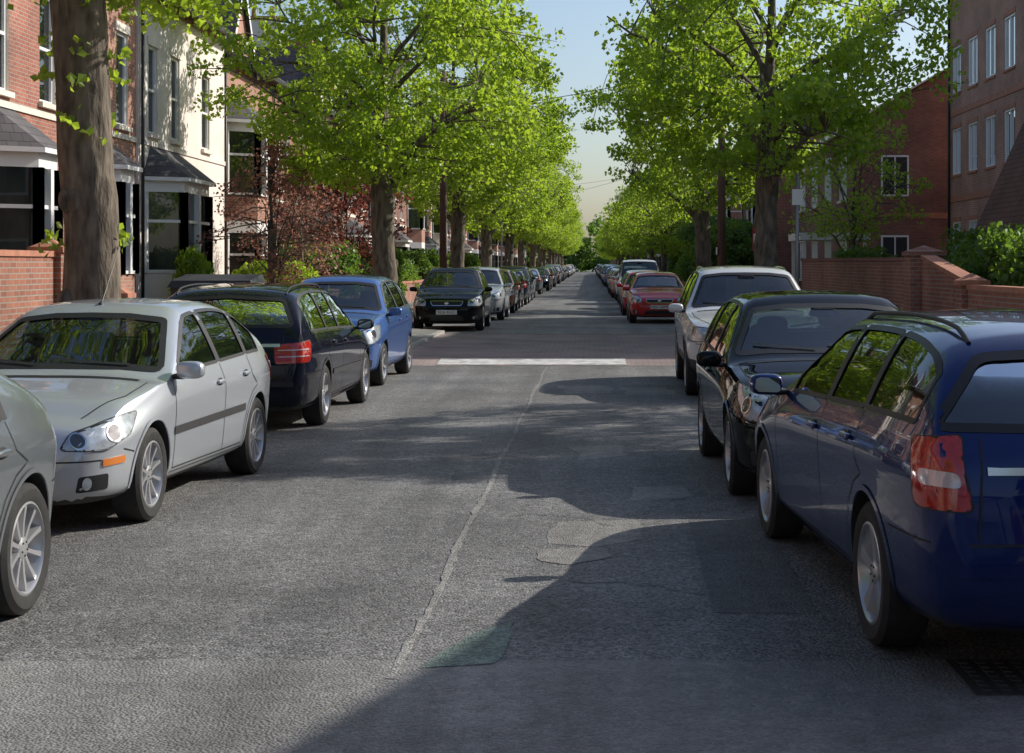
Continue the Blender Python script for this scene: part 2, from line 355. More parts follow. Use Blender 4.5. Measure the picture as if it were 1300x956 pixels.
    for xa,xb in rngs:
        k=9; xx=[xa+(xb-xa)*i/k for i in range(k+1)]
        tp=[(x,W/2,ev(top,x)-ev(crn,x)-.045) for x in xx]; bt=[(x,W/2,bz(x)+.035) for x in xx]
        ok=[i for i in range(k+1) if tp[i][2]-bt[i][2]>.05]
        if len(ok)<3: continue
        poly=[bt[i] for i in ok]+[tp[i] for i in ok[::-1]]
        poly=roundpoly(poly,.025); sw.append(poly)
    y5=.955*W/2
    wsb=cz+.015; wst=H-.115
    ws=[(xc,-(y5-.10),wsb-.01),(xc,-(y5-.35),wsb+.015),(xc,0,wsb+.02),(xc,y5-.35,wsb+.015),(xc,y5-.10,wsb-.01),(xh,y5-tum-.035,wst-.035),(xh,y5-tum-.3,wst-.005),(xh,0,wst),(xh,-(y5-tum-.3),wst-.005),(xh,-(y5-tum-.035),wst-.035)]
    ws=roundpoly(ws,.05)
    rb=tb+.075-(.15-rwm)*.5; rt=H-.135
    rw=[(T,-(y5-rwm),rb),(T,0,rb-.01),(T,y5-rwm,rb),(T+re,y5-tum-.05,rt-.03),(T+re,0,rt),(T+re,-(y5-tum-.05),rt-.03)]
    rw=roundpoly(rw,.06)
    cut=[]
    def prism(name,groups):
        V=[];Fc=[]
        for poly,ax,lo,hi in groups:
            o=len(V); k=len(poly)
            for q in (lo,hi):
                for p in poly:
                    p=list(p); p[ax]=q; V.append(tuple(p))
            Fc.append([o+i for i in range(k)][::-1]); Fc.append([o+k+i for i in range(k)])
            for i in range(k): Fc.append([o+i,o+(i+1)%k,o+k+(i+1)%k,o+k+i])
        m=bpy.data.meshes.new('c'); m.from_pydata(V,[],Fc)
        for q in CM: m.materials.append(q)
        b=bmesh.new(); b.from_mesh(m); bmesh.ops.recalc_face_normals(b,faces=b.faces)
        for f in b.faces: f.material_index=INT
        b.to_mesh(m); b.free()
        o=bpy.data.objects.new('c',m); S.collection.objects.link(o); cut.append(o)
    prism('s',[(p,1,-2,2) for p in sw])
    prism('w',[(ws,0,xh-.35,N+1)]); prism('r',[(rw,0,T-1,T+re+.35)])
    cav=[(T+.24,0,.55),(T+.24,0,tb),(T+re+.16,0,H-.135),(xh-.12,0,H-.125),(xc-.28,0,cz+.03),(xc-.34,0,.55)]
    prism('k',[(cav,1,-(y5-tum-.06),(y5-tum-.06))])
    cyl=[]
    for wx in (wb/2,-wb/2):
        for sd in (1,-1):
            c=[(wx+(R+.04)*math.cos(t),0,R+.005+(R+.04)*math.sin(t)) for t in [2*math.pi*i/36 for i in range(36)]]
            cyl.append((c,1,min(sd*(W/2-.30),sd*(W/2+.3)),max(sd*(W/2-.30),sd*(W/2+.3))))
    prism('a',cyl)
    for c in cut:
        md=body.modifiers.new('x','BOOLEAN'); md.operation='DIFFERENCE'; md.solver='EXACT'; md.object=c
    dg=bpy.context.evaluated_depsgraph_get(); rm=bpy.data.meshes.new_from_object(body.evaluated_get(dg))
    V=[tuple(v.co) for v in rm.vertices]
    G={}
    for p in rm.polygons:
        k=p.material_index
        if k==PAINT:
            if p.normal.z<-.75 and p.center.z<zb+.12: k=BLK
            elif clad and p.center.z<clad: k=BLK
        G.setdefault(k,[]).append(tuple(p.vertices))
    o=len(mb.v); mb.v+=V
    for k,fl in G.items():
        for f in fl: mb.f.append([i+o for i in f]); mb.m.append(k); mb.s.append(k!=INT)
    for c in cut: bpy.data.objects.remove(c)
    bpy.data.objects.remove(body)
    for p in sw:
        patch(p,SD,-.004,GLASS,.12,False,True); strip(p,.024,SD,.003,TRIM,True,True)
    for px_ in (pil[0],pil[1]):
        patch([(px_-.034,W/2,bz(px_)+.03),(px_+.034,W/2,bz(px_)+.03),(px_+.034,W/2,ev(top,px_)-ev(crn,px_)-.045),(px_-.034,W/2,ev(top,px_)-ev(crn,px_)-.045)],SD,.0035,TRIM,.1,False,True)
    if chromeline:
        xe=pil[2] or pil[1]; k=24; xx=[xc-.2+(xe-.02-xc+.2)*i/k for i in range(k+1)]
        strip([(x,W/2,bz(x)+.012) for x in xx],.018,SD,.006,CHROME,False,True)
    patch(ws,FD,-.004,GLASS,.12,False); strip(ws,.035,FD,.003,TRIM,True)
    patch(rw,RD,-.004,GLASS,.12,False); strip(rw,.035,RD,.003,TRIM,True)
    if disc:
        for (yy,zz,r_) in ((y5-.22,wsb+.06,.038),(.05,wst-.05,.03)):
            patch([(xc,yy+r_*math.cos(t),zz+r_*.6*math.sin(t)) for t in [2*math.pi*i/12 for i in range(12)]],FD,-.009,PAPER,.1,False)
    for y0,y1 in ((.5,-.05),(-.15,-.62)):
        strip([(xc,y0,wsb+.02),(xc,y1,wsb+.055)],.014,FD,.012,TRIM)
    strip([(T,.0,rb+.02),(T,.30,rb+.06)],.014,RD,.012,TRIM)
    # interior
    def se(c,r,mat,e=.45,rot=None): 
        v,f=superell(c,r,e,rot=rot); mb.add(v,f,mat,True)
    tilt=Matrix.Rotation(math.radians(-14),3,'Y')
    for sy in (.36,-.36):
        se((-.18,sy,.80),(.07,.24,.30),SEAT,.5,tilt); se((-.28,sy,1.16+(H-1.45)*.6),(.045,.13,.09),SEAT,.6)
    se((-.95,0,.78),(.08,.58,.26),SEAT,.4,tilt)
    for sy in (.36,-.36): se((-1.03,sy,1.09+(H-1.45)*.6),(.04,.11,.07),SEAT,.6)
    se((xc-.28,0,cz-.13),(.22,.60,.13),INT,.4)
    rt_=Matrix.Rotation(math.radians(-25),3,'Y'); cpt=Vector((xc-.50,-.36,cz-.02))
    pts=[cpt+rt_@Vector((0,.18*math.cos(t),.18*math.sin(t))) for t in [2*math.pi*i/24 for i in range(25)]]
    v,f=tube(pts,.015,6,False); mb.add(v,f,TRIM,True)
    se(cpt,(.03,.07,.05),TRIM)
    se((xh+.12,0,H-.17),(.02,.12,.035),TRIM,.6)
    # --- wheels
    rr=R*.70
    for wx in (wb/2,-wb/2):
        for sd in (1,-1):
            yc=sd*(W/2-.118)
            def rev(prof,mat,ns=40,smooth=True):
                V=[];Fq=[]
                for (yy,r_) in prof:
                    for k in range(ns):
                        t=2*math.pi*k/ns; V.append((wx+r_*math.cos(t),yc+sd*yy,R+r_*math.sin(t)))
                for i in range(len(prof)-1):
                    for k in range(ns): Fq.append((i*ns+k,i*ns+(k+1)%ns,(i+1)*ns+(k+1)%ns,(i+1)*ns+k))
                mb.add(V,Fq,mat,smooth)
            rev([(-.10,rr),(-.108,R*.88),(-.085,R*.985),(-.04,R),(.04,R),(.085,R*.985),(.106,R*.90),(.104,rr+.02),(.095,rr)],TYRE)
            rev([(.096,rr+.004),(.100,rr-.008),(.085,rr-.018),(-.03,rr-.03)],ALLOY)
            rev([(-.0,rr-.02),(-.0,.001)],DISC)
            rev([(.012,rr*.62),(.018,rr*.60),(.018,.02)],LDARK)
            rev([(.02,.062),(.072,.058),(.080,.045),(.083,.001)],ALLOY)
            for k in range(spokes):
                t=2*math.pi*k/spokes+.3; ct,st=math.cos(t),math.sin(t)
                V=[]
                for (r_,hw,ya,yb) in ((.045,spw*.42,.03,.074),(rr*.55,spw*.40,.035,.078),(rr-.012,spw*.55,.04,.090)):
                    for (q,yy) in ((-hw,ya),(hw,ya),(hw*.75,yb),(-hw*.75,yb)):
                        V.append((wx+r_*ct-q*st,yc+sd*yy,R+r_*st+q*ct))
                Fq=[]
                for i in (0,1):
                    for q in range(4): Fq.append((i*4+q,i*4+(q+1)%4,(i+1)*4+(q+1)%4,(i+1)*4+q))
                mb.add(V,Fq,ALLOY)
            for k in range(5):
                t=2*math.pi*k/5+.9; v,f=superell((wx+.035*math.cos(t),yc+sd*.083,R+.035*math.sin(t)),(.006,.004,.006),1,6,4); mb.add(v,f,DISC)
    # --- mirrors, handles
    mx_=xc-.20; mz=bz(mx_)+.07
    for sd in (1,-1):
        se((mx_,sd*(W/2+.075),mz),(.06,.10,.062),mirror,.65); se((mx_,sd*(W/2-.0),mz-.045),(.035,.06,.02),TRIM,.7)
        g0=mx_-.0615; gy=lambda a_: sd*(W/2+a_)
        mb.add([(g0,gy(0.0),mz-.033),(g0,gy(.02),mz-.044),(g0,gy(.13),mz-.041),(g0,gy(.15),mz-.02),(g0,gy(.145),mz+.034),(g0,gy(.12),mz+.044),(g0,gy(.01),mz+.038)],[(0,1,2,3,4,5,6)],MIRR)
        for hx in (pil[0]+.13,pil[1]+.16):
            hz=bz(hx)-.11; q=cast((hx,sd*W/2,hz),(0,-sd,0),.012); se(tuple(q),(.085,.018,.016),mirror,.6)
            q=cast((hx,sd*W/2,hz),(0,-sd,0),.002); se(tuple(q),(.06,.006,.03),TRIM,.8)
    # --- shut lines
    dx=xc-.10; lo=zb+.13
    gap=.008
    strip([(dx-.05,W/2,bz(dx)+.02),(dx+.0,W/2,.75),(dx-.02,W/2,lo)],gap,SD,.003,TRIM,False,True)
    strip([(pil[0],W/2,bz(pil[0])+.02),(pil[0]-.01,W/2,lo)],gap,SD,.003,TRIM,False,True)
    bx=-wb/2; arc=[(bx+(R+.12)*math.cos(t),W/2,R+(R+.12)*math.sin(t)) for t in [math.radians(q) for q in (80,60,40,20,5)]]
    strip([(pil[1]+.0,W/2,bz(pil[1])+.02),(pil[1]-.02,W/2,.82)]+[a_ for a_ in arc if a_[2]<.8]+[(bx+R+.14,W/2,lo)],gap,SD,.003,TRIM,False,True)
    strip([(dx-.02,W/2,lo),(bx+R+.14,W/2,lo)],gap,SD,.003,TRIM,False,True)
    if mould: strip([(wb/2-R-.1,W/2,mould),(-wb/2+R+.1,W/2,mould+.02)],.055,SD,.008,BLK,False,True)
    strip([(wb/2-R-.06,W/2,zb+.07),(-wb/2+R+.06,W/2,zb+.07)],.07,SD,.004,BLK,False,True)
    for wx in (wb/2,-wb/2):
        ar=[(wx+(R+.055)*math.cos(t),W/2,R+.005+(R+.055)*math.sin(t)) for t in [math.radians(q) for q in range(-8,189,7)]]
        strip(ar,.026,SD,.007,PAINT if not clad else BLK,False,True)
    TD=(0,0,-1)
    strip([(xc+.10,W/2-.13,2),(xc+.5,W/2-.14,2),(N-.5,W/2-.20,2),(N-.28,W/2-.30,2)],.009,TD,.003,TRIM,False,True)
    strip([(xc+.06,-(W/2-.2),2),(xc+.09,0,2),(xc+.06,W/2-.2,2)],.05,TD,.003,TRIM)
    # --- front
    hd=(-math.cos(math.radians(38)),-math.sin(math.radians(38)),0)
    w_=W/2
    if front=='a':
        pts=[(N-.09,.46,nz-.155),(N-.14,.52,nz-.06),(N-.42,w_-.10,nz+.035),(N-.58,w_-.03,nz+.045),(N-.42,w_-.03,nz-.085),(N-.22,w_-.14,nz-.165)]
        gr=[(N,-.33,nz-.12),(N,.33,nz-.12),(N,.26,nz-.195),(N,-.26,nz-.195)]
    elif front=='b':
        pts=[(N-.09,.46,nz-.16),(N-.14,.48,nz-.05),(N-.42,w_-.16,nz+.055),(N-.62,w_-.04,nz+.08),(N-.46,w_-.03,nz-.03),(N-.24,w_-.10,nz-.16)]
        gr=[(N,-.40,nz-.07),(N,.40,nz-.07),(N,.34,nz-.17),(N,-.34,nz-.17)]
    elif front=='suv':
        pts=[(N-.09,.48,nz-.19),(N-.14,.48,nz-.04),(N-.38,w_-.08,nz-.01),(N-.42,w_-.04,nz-.18),(N-.24,w_-.12,nz-.20)]
        gr=[(N,-.44,nz-.06),(N,.44,nz-.06),(N,.38,nz-.21),(N,-.38,nz-.21)]
    else:
        pts=[(N-.09,.46,nz-.20),(N-.14,.50,nz-.06),(N-.42,w_-.12,nz+.045),(N-.60,w_-.04,nz+.05),(N-.44,w_-.03,nz-.12),(N-.24,w_-.12,nz-.20)]
        gr=[(N,-.42,nz-.08),(N,.42,nz-.08),(N,.36,nz-.19),(N,-.36,nz-.19)]
    pr=roundpoly(pts,.03)
    patch(pr,hd,.006,HEAD,.05,True,True); strip(pr,.012,hd,.006,TRIM,True,True)
    u=Vector((-math.sin(math.radians(38)),math.cos(math.radians(38)),0))
    for (c,r_) in (((N-.16,.54,nz-.105),.045),((N-.33,w_-.13,nz-.065),.054)):
        ci=[Vector(c)+u*(r_*math.cos(t))+Vector((0,0,r_*math.sin(t))) for t in [2*math.pi*i/16 for i in range(16)]]
        patch([tuple(q) for q in ci],hd,.009,LDARK,.06,False,True); strip([tuple(q) for q in ci],.010,hd,.011,CHROME,True,True)
    grr=roundpoly(gr,.035); patch(grr,FD,.005,TRIM,.06); strip(grr,.014,FD,.010,CHROME,True)
    for i in (1,2,3):
        z=gr[0][2]+(gr[2][2]-gr[0][2])*i/4; strip([(N,-gr[2][1]*1.0,z),(N,gr[2][1]*1.0,z)],.008,FD,.009,BLK if front!='suv' else CHROME)
    se((N-.0,0,(gr[0][2]+gr[2][2])/2),(.012,.055,.035),CHROME,1)
    zl=zb+.07
    low=roundpoly([(N,-.45,zl+.02),(N,-.38,zl+.14),(N,.38,zl+.14),(N,.45,zl+.02)],.03); patch(low,FD,.004,TRIM,.07)
    fg=roundpoly([(N-.1,.56,zl+.04),(N-.1,.58,zl+.14),(N-.2,.76,zl+.15),(N-.2,.76,zl+.05)],.02)
    patch(fg,hd,.004,TRIM,.06,True,True)
    v=[(N-.12,.63+.04*math.cos(t),zl+.095+.04*math.sin(t)) for t in [2*math.pi*i/12 for i in range(12)]]
    patch(v,hd,.008,HEAD,.06,False,True)
    if front=='a':
        am=roundpoly([(N-.2,.70,nz-.265),(N-.2,.70,nz-.22),(N-.34,.82,nz-.21),(N-.34,.82,nz-.255)],.012); patch(am,hd,.008,AMB,.06,True,True)
    strip([(N,-(w_-.12),nz-.225),(N+.1,0,nz-.235),(N,w_-.12,nz-.225)],.010,FD,.003,TRIM)
    strip([(N-.34,w_,nz-.17),(wb/2+R+.045,w_,nz-.20)],.008,SD,.003,TRIM,False,True)
    zp=zl+.235 if front!='suv' else zl+.25
    q=bvh.ray_cast(Vector((6,0,zp)),Vector((-1,0,0)))[0]; pxx=(q.x if q else N)+.012
    mb.box(pxx,pxx+.012,-.26,.26,zp-.056,zp+.056,PLW)
    if plate:
        v,f=text_geo(plate,.105); mb.add([(pxx+.0145,a_[0],zp+a_[1]) for a_ in v],f,TRIM)
    # --- rear
    rd=(math.cos(math.radians(35)),-math.sin(math.radians(35)),0)
    def rl(pts,mat,off=.007,ol=True):
        p=roundpoly(pts,.025); patch(p,rd,off,mat,.05,True,True)
        if ol: strip(p,.010,rd,off,TRIM,True,True)
    if rear=='a':
        rl([(T+.02,w_-.22,.73),(T+.18,w_-.03,.74),(T+.24,w_-.02,bb-.02),(T+.07,w_-.17,bb+.0)],REDL)
        rl([(T+.05,w_-.19,.82),(T+.17,w_-.06,.83),(T+.18,w_-.06,.89),(T+.05,w_-.17,.88)],CLEAR,.011,False)
    elif rear=='w':
        rl([(T+.02,w_-.34,.70),(T+.2,w_-.02,.72),(T+.26,w_-.02,.93),(T+.04,w_-.36,.89)],REDL)
        for zz in (.765,.83): rl([(T+.02,w_-.31,zz),(T+.2,w_-.05,zz+.01),(T+.2,w_-.05,zz+.022),(T+.02,w_-.31,zz+.012)],CLEAR,.011,False)
    strip([(T,-(w_-.2),.60),(T,w_-.2,.60)],.010,RD,.003,TRIM)
    if rear!='n':
        for s_ in (-1,1): strip([(T,s_*(w_-.24),.62),(T,s_*(w_-.27),tb-.01)],.009,RD,.003,TRIM)
    q=bvh.ray_cast(Vector((-6,0,.80)),Vector((1,0,0)))[0]; qx=(q.x if q else T)-.012
    strip([(T,-.60,.885),(T,.60,.885)],.03,RD,.010,CHROME)
    mb.box(qx-.012,qx,-.26,.26,.745,.855,PLY)
    if plateR:
        v,f=text_geo(plateR,.105); mb.add([(qx-.0145,-a_[0],.80+a_[1]) for a_ in v],f,TRIM)
    strip([(T,-(w_-.16),.50),(T,w_-.16,.50)],.05,RD,.006,PAINT if crease else TRIM)
    strip([(T+.1,w_,.60),(-wb/2-R-.045,w_,.60)],.008,SD,.003,TRIM,False,True)
    if rails:
        for sd in (1,-1):
            x0=xh-.22; x1=T+re+.10; pts=[]
            for i in range(25):
                x=x0+(x1-x0)*i/24; yy=sd*(y5-tum-.05)
                p=cast((x,yy,2),TD,0.0); e=.026*min(1,min(i,24-i)/2); pts.append((x,yy,p.z+e))
            v,f=tube(pts,.011,8); mb.add(v,f,TRIM if rails=='b' else CHROME,True)
    if antenna:
        p=cast((xh-.12,0,2),TD,0); v,f=tube([p,p+Vector((-.38,.0,.42))],[.006,.003],6); mb.add(v,f,TRIM,True); se(tuple(p),(.035,.02,.015),TRIM,1)
    return mb.mesh(name,32),dict(wb=wb,W=W,N=N,T=T)
PAINTS={}
def getpaint(n,c=(),m=.4,r=.32,s=.4,ci=1.5):
    if n not in PAINTS: PAINTS[n]=paint('paint_'+n,c,m,r,s,ci)
    return PAINTS[n]
def place(car,name,Fp,Rp,side,pt):
    me,inf=car; o=bpy.data.objects.new(name,me); S.collection.objects.link(o)
    Fp=Vector((Fp[0],Fp[1],0)); Rp=Vector((Rp[0],Rp[1],0)); h=(Fp-Rp); sx=h.length/inf['wb']; h.normalize()
    left=Vector((-h.y,h.x,0)); c=(Fp+Rp)/2-left*side*(inf['W']/2-.04)
    o.location=c; o.rotation_euler=(0,0,math.atan2(h.y,h.x)); o.scale=(sx,1,1)
    o.material_slots[0].link='OBJECT'; o.material_slots[0].material=pt
    return o
hatch=build_car('hatchback',antenna=True,mould=.56,spokes=10,spw=.032,plate='R482 KVX',re=.62,ro=.66,H=1.44,cz=.96,nz=.70,xc=.98,pil=(-.32,-1.06,-1.46),bb=.96,tb=1.0,disc=True)
hatch2=build_car('hatchback',wb=2.64,fo=.86,ro=.80,W=1.78,H=1.48,cz=1.0,nz=.76,front='b',rear='a',spokes=7,spw=.04,re=.5,plate='AF57 VNK',R=.315,disc=True)
estate=build_car('estate',wb=2.7,fo=.88,ro=.90,W=1.76,H=1.48,cz=1.01,nz=.76,xc=.98,xh=.16,re=.34,tb=1.02,bf=.92,bb=1.02,pil=(-.34,-1.14,-1.92),rails='b',front='b',rear='a',spokes=5,spw=.085,R=.32,plateR='BX08 OWF',rwm=.06,crease=True)
estate2=build_car('estate',wb=2.83,fo=.85,ro=1.08,W=1.79,H=1.50,cz=1.0,nz=.78,xc=.98,xh=.14,re=.42,tb=1.0,bf=.91,bb=.98,pil=(-.36,-1.16,-2.05),rails='b',front='b',rear='w',spokes=5,spw=.075,R=.32,plateR='T713 UBP',mould=.52,chromeline=True)
mini=build_car('compact',wb=2.5,fo=.75,ro=.62,W=1.70,H=1.54,cz=1.04,nz=.80,xc=1.02,xh=.2,re=.40,tb=1.06,bf=.94,bb=1.03,pil=(-.25,-1.0,-1.35),front='mpv',rear='a',spokes=6,spw=.05,R=.30,plate='FD56 LRE',disc=True)
suv=build_car('suv',wb=2.62,fo=.80,ro=.80,W=1.80,H=1.68,cz=1.12,nz=.92,xc=.82,xh=.18,re=.26,tb=1.14,bf=1.03,bb=1.10,zb=.27,pil=(-.34,-1.10,-1.75),rails='c',front='suv',rear='a',spokes=5,spw=.07,R=.35,clad=.50,plate='YK04 HZD',disc=True)
mpv=build_car('mpv',wb=2.68,fo=.80,ro=.70,W=1.80,H=1.62,cz=1.08,nz=.84,xc=1.0,xh=.15,re=.30,tb=1.08,bf=.97,bb=1.04,zb=.18,pil=(-.34,-1.12,-1.65),rails='b',front='mpv',rear='a',spokes=7,spw=.045,R=.32,plate='SE06 KGC')
small=build_car('small',wb=2.5,fo=.80,ro=.64,W=1.72,H=1.47,cz=1.0,nz=.76,xc=1.0,xh=.12,re=.46,tb=1.0,bf=.91,bb=.96,pil=(-.30,-1.02,-1.36),front='b',rear='a',spokes=10,spw=.034,R=.315,plate='MJ07 ODM')
nearg=build_car('hatchback',wb=2.5,fo=.80,ro=.60,W=1.72,H=1.44,cz=1.0,nz=.76,xc=1.0,xh=.12,re=.72,tb=.96,bf=.89,bb=.94,pil=(-.30,-1.02,None),front='b',rear='n',spokes=10,spw=.034,R=.32)
van=build_car('van',wb=2.75,fo=.82,ro=.85,W=1.84,H=1.90,cz=1.16,nz=.92,xc=1.15,xh=.62,re=.14,tb=1.2,bf=1.05,bb=1.1,zb=.2,tum=.16,pil=(.1,-.6,None),front='mpv',rear='a',spokes=5,spw=.07,R=.32,plate='BN55 TKC')

silver=getpaint('silver',(.53,.56,.60),.45,.30); grey=getpaint('grey',(.19,.21,.225),.5,.3); black=getpaint('black',(.004,.005,.007),.0,.3,.0,1.33)
blue=getpaint('mid_blue',(.055,.14,.40),.4,.3); navy=getpaint('dark_blue',(.006,.020,.115),.3,.25,.1,1.4); whitep=getpaint('silver_white',(.66,.67,.67),.1,.35)
redp=getpaint('red',(.50,.012,.02),.05,.3,.2); copper=getpaint('copper',(.42,.15,.05),.5,.3); dgreen=getpaint('green',(.01,.05,.035),.3,.3); ink=getpaint('ink',(.008,.010,.020),.1,.25,.0,1.38)
def pxp(car,name,f,r,side,pt):
    return place(car,name,gnd(*f),gnd(*r),side,pt)
place(nearg,'parked_hatchback_car',(-2.80,5.35),(-2.74,7.83),1,grey)
pxp(hatch,'parked_hatchback_car',(190,661),(323,601),1,silver)
pxp(estate2,'parked_estate_car',(462,511),(411,539),-1,ink)
pxp(mini,'parked_hatchback_car',(486,489),(518,474),1,blue)
place(mpv,'parked_people_carrier',(-2.72,41.3),(-2.72,43.9),1,black)
place(mpv,'parked_people_carrier',(-2.60,48.9),(-2.58,51.5),1,silver)
pxp(estate,'parked_estate_car',(976,682),(1109,818),1,navy)
pxp(hatch2,'parked_hatchback_car',(928,627),(893,579),-1,black)
pxp(suv,'parked_suv',(872,501),(861,481),-1,whitep)
place(small,'parked_hatchback_car',(1.18,46.6),(1.18,49.1),-1,redp)
rl_=random.Random(9)
cols=[copper,black,ink,grey,silver,navy,black,whitep,redp,grey,blue,silver,dgreen]
kinds=[(hatch,'parked_hatchback_car'),(hatch2,'parked_hatchback_car'),(small,'parked_hatchback_car'),(mini,'parked_hatchback_car'),(estate,'parked_estate_car'),(mpv,'parked_people_carrier'),(suv,'parked_suv')]
y=56.0;i=0
while y<290:
    k=kinds[rl_.randrange(7)]; x=-2.62+rl_.uniform(-.12,.1); c=cols[i] if i<3 else cols[rl_.randrange(len(cols))]; w=k[0][1]['wb']
    fw=rl_.random()<.6
    place(k[0],k[1],(x,y if fw else y+w),(x,y+w if fw else y),1 if fw else -1,c); y+=w+2.6+rl_.uniform(.2,1.0)+(6 if rl_.random()<.12 else 0); i+=1
place(small,'parked_hatchback_car',(1.12,53.5),(1.12,56),-1,redp)
place(hatch2,'parked_hatchback_car',(1.2,60),(1.2,62.6),-1,silver)
place(van,'parked_van',(1.25,67.5),(1.25,70.2),-1,whitep)
y=75.0
while y<290:
    k=kinds[rl_.randrange(7)]; x=1.2+rl_.uniform(-.08,.12); c=cols[rl_.randrange(len(cols))]; w=k[0][1]['wb']; fw=rl_.random()<.5
    place(k[0],k[1],(x,y if fw else y+w),(x,y+w if fw else y),-1 if fw else 1,c); y+=w+2.6+rl_.uniform(.2,1.0)
place(hatch2,'parked_hatchback_car',(1.3,-.5),(1.3,2.1),-1,silver)

# ---------------------------------------------------------------- ground & road
def sheet(name,pts,z,mat):
    mb=MB(); mb.add([(p[0],p[1],z) for p in pts],[tuple(range(len(pts)))],mat); return mb.obj(name)
def rect(name,x0,x1,y0,y1,z,mat): return sheet(name,[(x0,y0),(x1,y0),(x1,y1),(x0,y1)],z,mat)
rect('ground',-900,900,-200,2500,-.012,M['soil'])
XL,XR=-4.75,3.15
rect('road',XL,XR,-30,900,0,M['road'])
r=random.Random(8)
e_=[(XL+(XR-XL)*i/50,6.92+r.uniform(-.02,.02)) for i in range(51)]
sheet('road_foreground_surface',[(XR,-30),*e_[::-1],(XL,-30)],.002,M['road2'])
def blob(name,px,z,mat,jit=.03):
    pts=[gnd(*p) for p in px]; out=[]; r=random.Random(len(px)+int(px[0][0])); n=len(pts)
    for i in range(n):
        a=pts[i];b=pts[(i+1)%n]; k=max(2,int((b-a).length/.09)); ph=r.random()*6
        for t in range(k):
            q=a.lerp(b,t/k); w=math.sin(t*.7+ph)*jit*.7; out.append((q.x+r.uniform(-jit,jit)*.4+w,q.y+r.uniform(-jit,jit)*.5+w))
    sheet(name,out,z,mat)
blob('road_patch',[(706,662),(806,660),(822,684),(760,694),(692,691)],.002,M['patchl'],.03)
blob('road_patch',[(680,698),(765,695),(773,708),(725,717),(678,710)],.0035,M['patchl'],.03)
blob('road_patch',[(724,567),(785,565),(800,578),(740,584)],.002,M['patchl'],.04)
blob('road_patch',[(708,490),(774,490),(780,499),(720,500)],.002,M['patchl'],.05)
blob('road_patch',[(788,492),(848,492),(860,501),(798,502)],.002,M['patchl'],.05)
blob('road_patch',[(798,618),(870,616),(882,632),(806,635)],.002,M['patchl'],.04)
blob('road_patch',[(700,524),(780,522),(800,536),(716,540)],.002,M['patchd'],.04)
blob('road_patch',[(576,598),(627,596),(632,608),(578,609)],.002,M['patchd'],.03)
q=[gnd(*p) for p in [(874,660),(968,660),(1040,780),(905,778)]]; sheet('road_patch',[(p.x,p.y) for p in q],.002,M['patchd'])
blob('faded_road_marking',[(536,848),(632,843),(654,790),(604,802)],.005,M['green'],.02)
mb=MB(); r=random.Random(3); L_=[];y=6.6
while y<26.6: L_.append((-.80+.10*(y-6.6)/20+.012*math.sin(y*1.7)+r.uniform(-.006,.006),y)); y+=.12
V=[]
for x,y in L_: w=.019+r.uniform(-.007,.008); V+=[(x-w,y,.005),(x+w,y,.005)]
mb.add(V,[(2*i,2*i+1,2*i+3,2*i+2) for i in range(len(L_)-1)],M['seam']); mb.obj('road_seam')
mb=MB()
for s_ in range(12):
    x=.5+r.uniform(-.5,.4); y=8.4+s_*.95+r.uniform(-.2,.2); V=[]
    for i in range(18):
        x+=r.uniform(.01,.08)*(1 if s_%2 else -1); y+=r.uniform(-.06,.10); w=r.uniform(.003,.010); V+=[(x,y-w,.0065),(x,y+w,.0065)]
    mb.add(V,[(2*i,2*i+1,2*i+3,2*i+2) for i in range(17)],M['dark'])
mb.obj('road_cracks')
mb=MB(); x0,x1=XL+.25,XR-.25
mb.add([(x0,26.9,.004),(x1,26.9,.004),(x1,27.9,.075),(x0,27.9,.075),(x1,37.2,.075),(x0,37.2,.075),(x1,38.2,.004),(x0,38.2,.004)],[(0,1,2,3),(3,2,4,5),(5,4,6,7),(0,3,5,7),(1,6,4,2)],M['table']); mb.obj('speed_table')
mb=MB()
def mark(xa,xb,ya,yb,za,zb_):
    n=26; V=[]
    for i in range(n+1):
        x=xa+(xb-xa)*i/n; V+=[(x,ya+r.uniform(-.04,.04),za),(x,yb+r.uniform(-.04,.04),zb_)]
    mb.add(V,[(2*i,2*i+2,2*i+3,2*i+1) for i in range(n)],M['markw'])
mark(-2.55,.62,26.98,27.75,.017,.071); mark(-1.3,2.2,37.25,38.05,.078,.022)
mb.obj('speed_table_marking')
def pavement(name,xa,xb,segs):
    mb=MB()
    for y0,y1 in segs: mb.box(xa,xb,y0,y1,-.05,.115,M['slab'])
    return mb.obj(name)
pavement('pavement',-7.45,XL-.13,[(-30,900)]); pavement('pavement',XR+.13,6.2,[(-30,900)])
def kerb(xa,xb,y0,y1):
    mb=MB(); y=y0
    while y<y1:
        mb.box(xa,xb,y+.004,min(y+.91,y1),-.05,.123,M['kerb']); y+=.914
    mb.obj('kerb')
kerb(XL-.13,XL,-10,200); kerb(XR,XR+.13,-10,200)
mb=MB(); bo=[(XL+.002,28.6),(-3.55,30.0),(-3.55,38.2),(XL+.002,39.6)]
mb.add([(x,y,.119) for x,y in bo]+[(x,y,-.02) for x,y in bo],[(0,1,2,3),(0,4,5,1),(1,5,6,2),(2,6,7,3)],M['slab'])
for a_,b_ in zip(bo[:-1],bo[1:]):
    a_=Vector((*a_,0)); b_=Vector((*b_,0)); d=(b_-a_).normalized(); nn=Vector((d.y,-d.x,0))
    q=[a_,b_,b_+nn*.13,a_+nn*.13]; mb.add([(p.x,p.y,-.02) for p in q]+[(p.x,p.y,.125) for p in q],[(4,5,6,7),(0,1,5,4),(1,2,6,5),(2,3,7,6),(3,0,4,7)],M['kerb'])
mb.obj('pavement_buildout')
mb=MB(); mb.box(1.52,2.25,6.35,6.90,.0,.010,M['iron'])
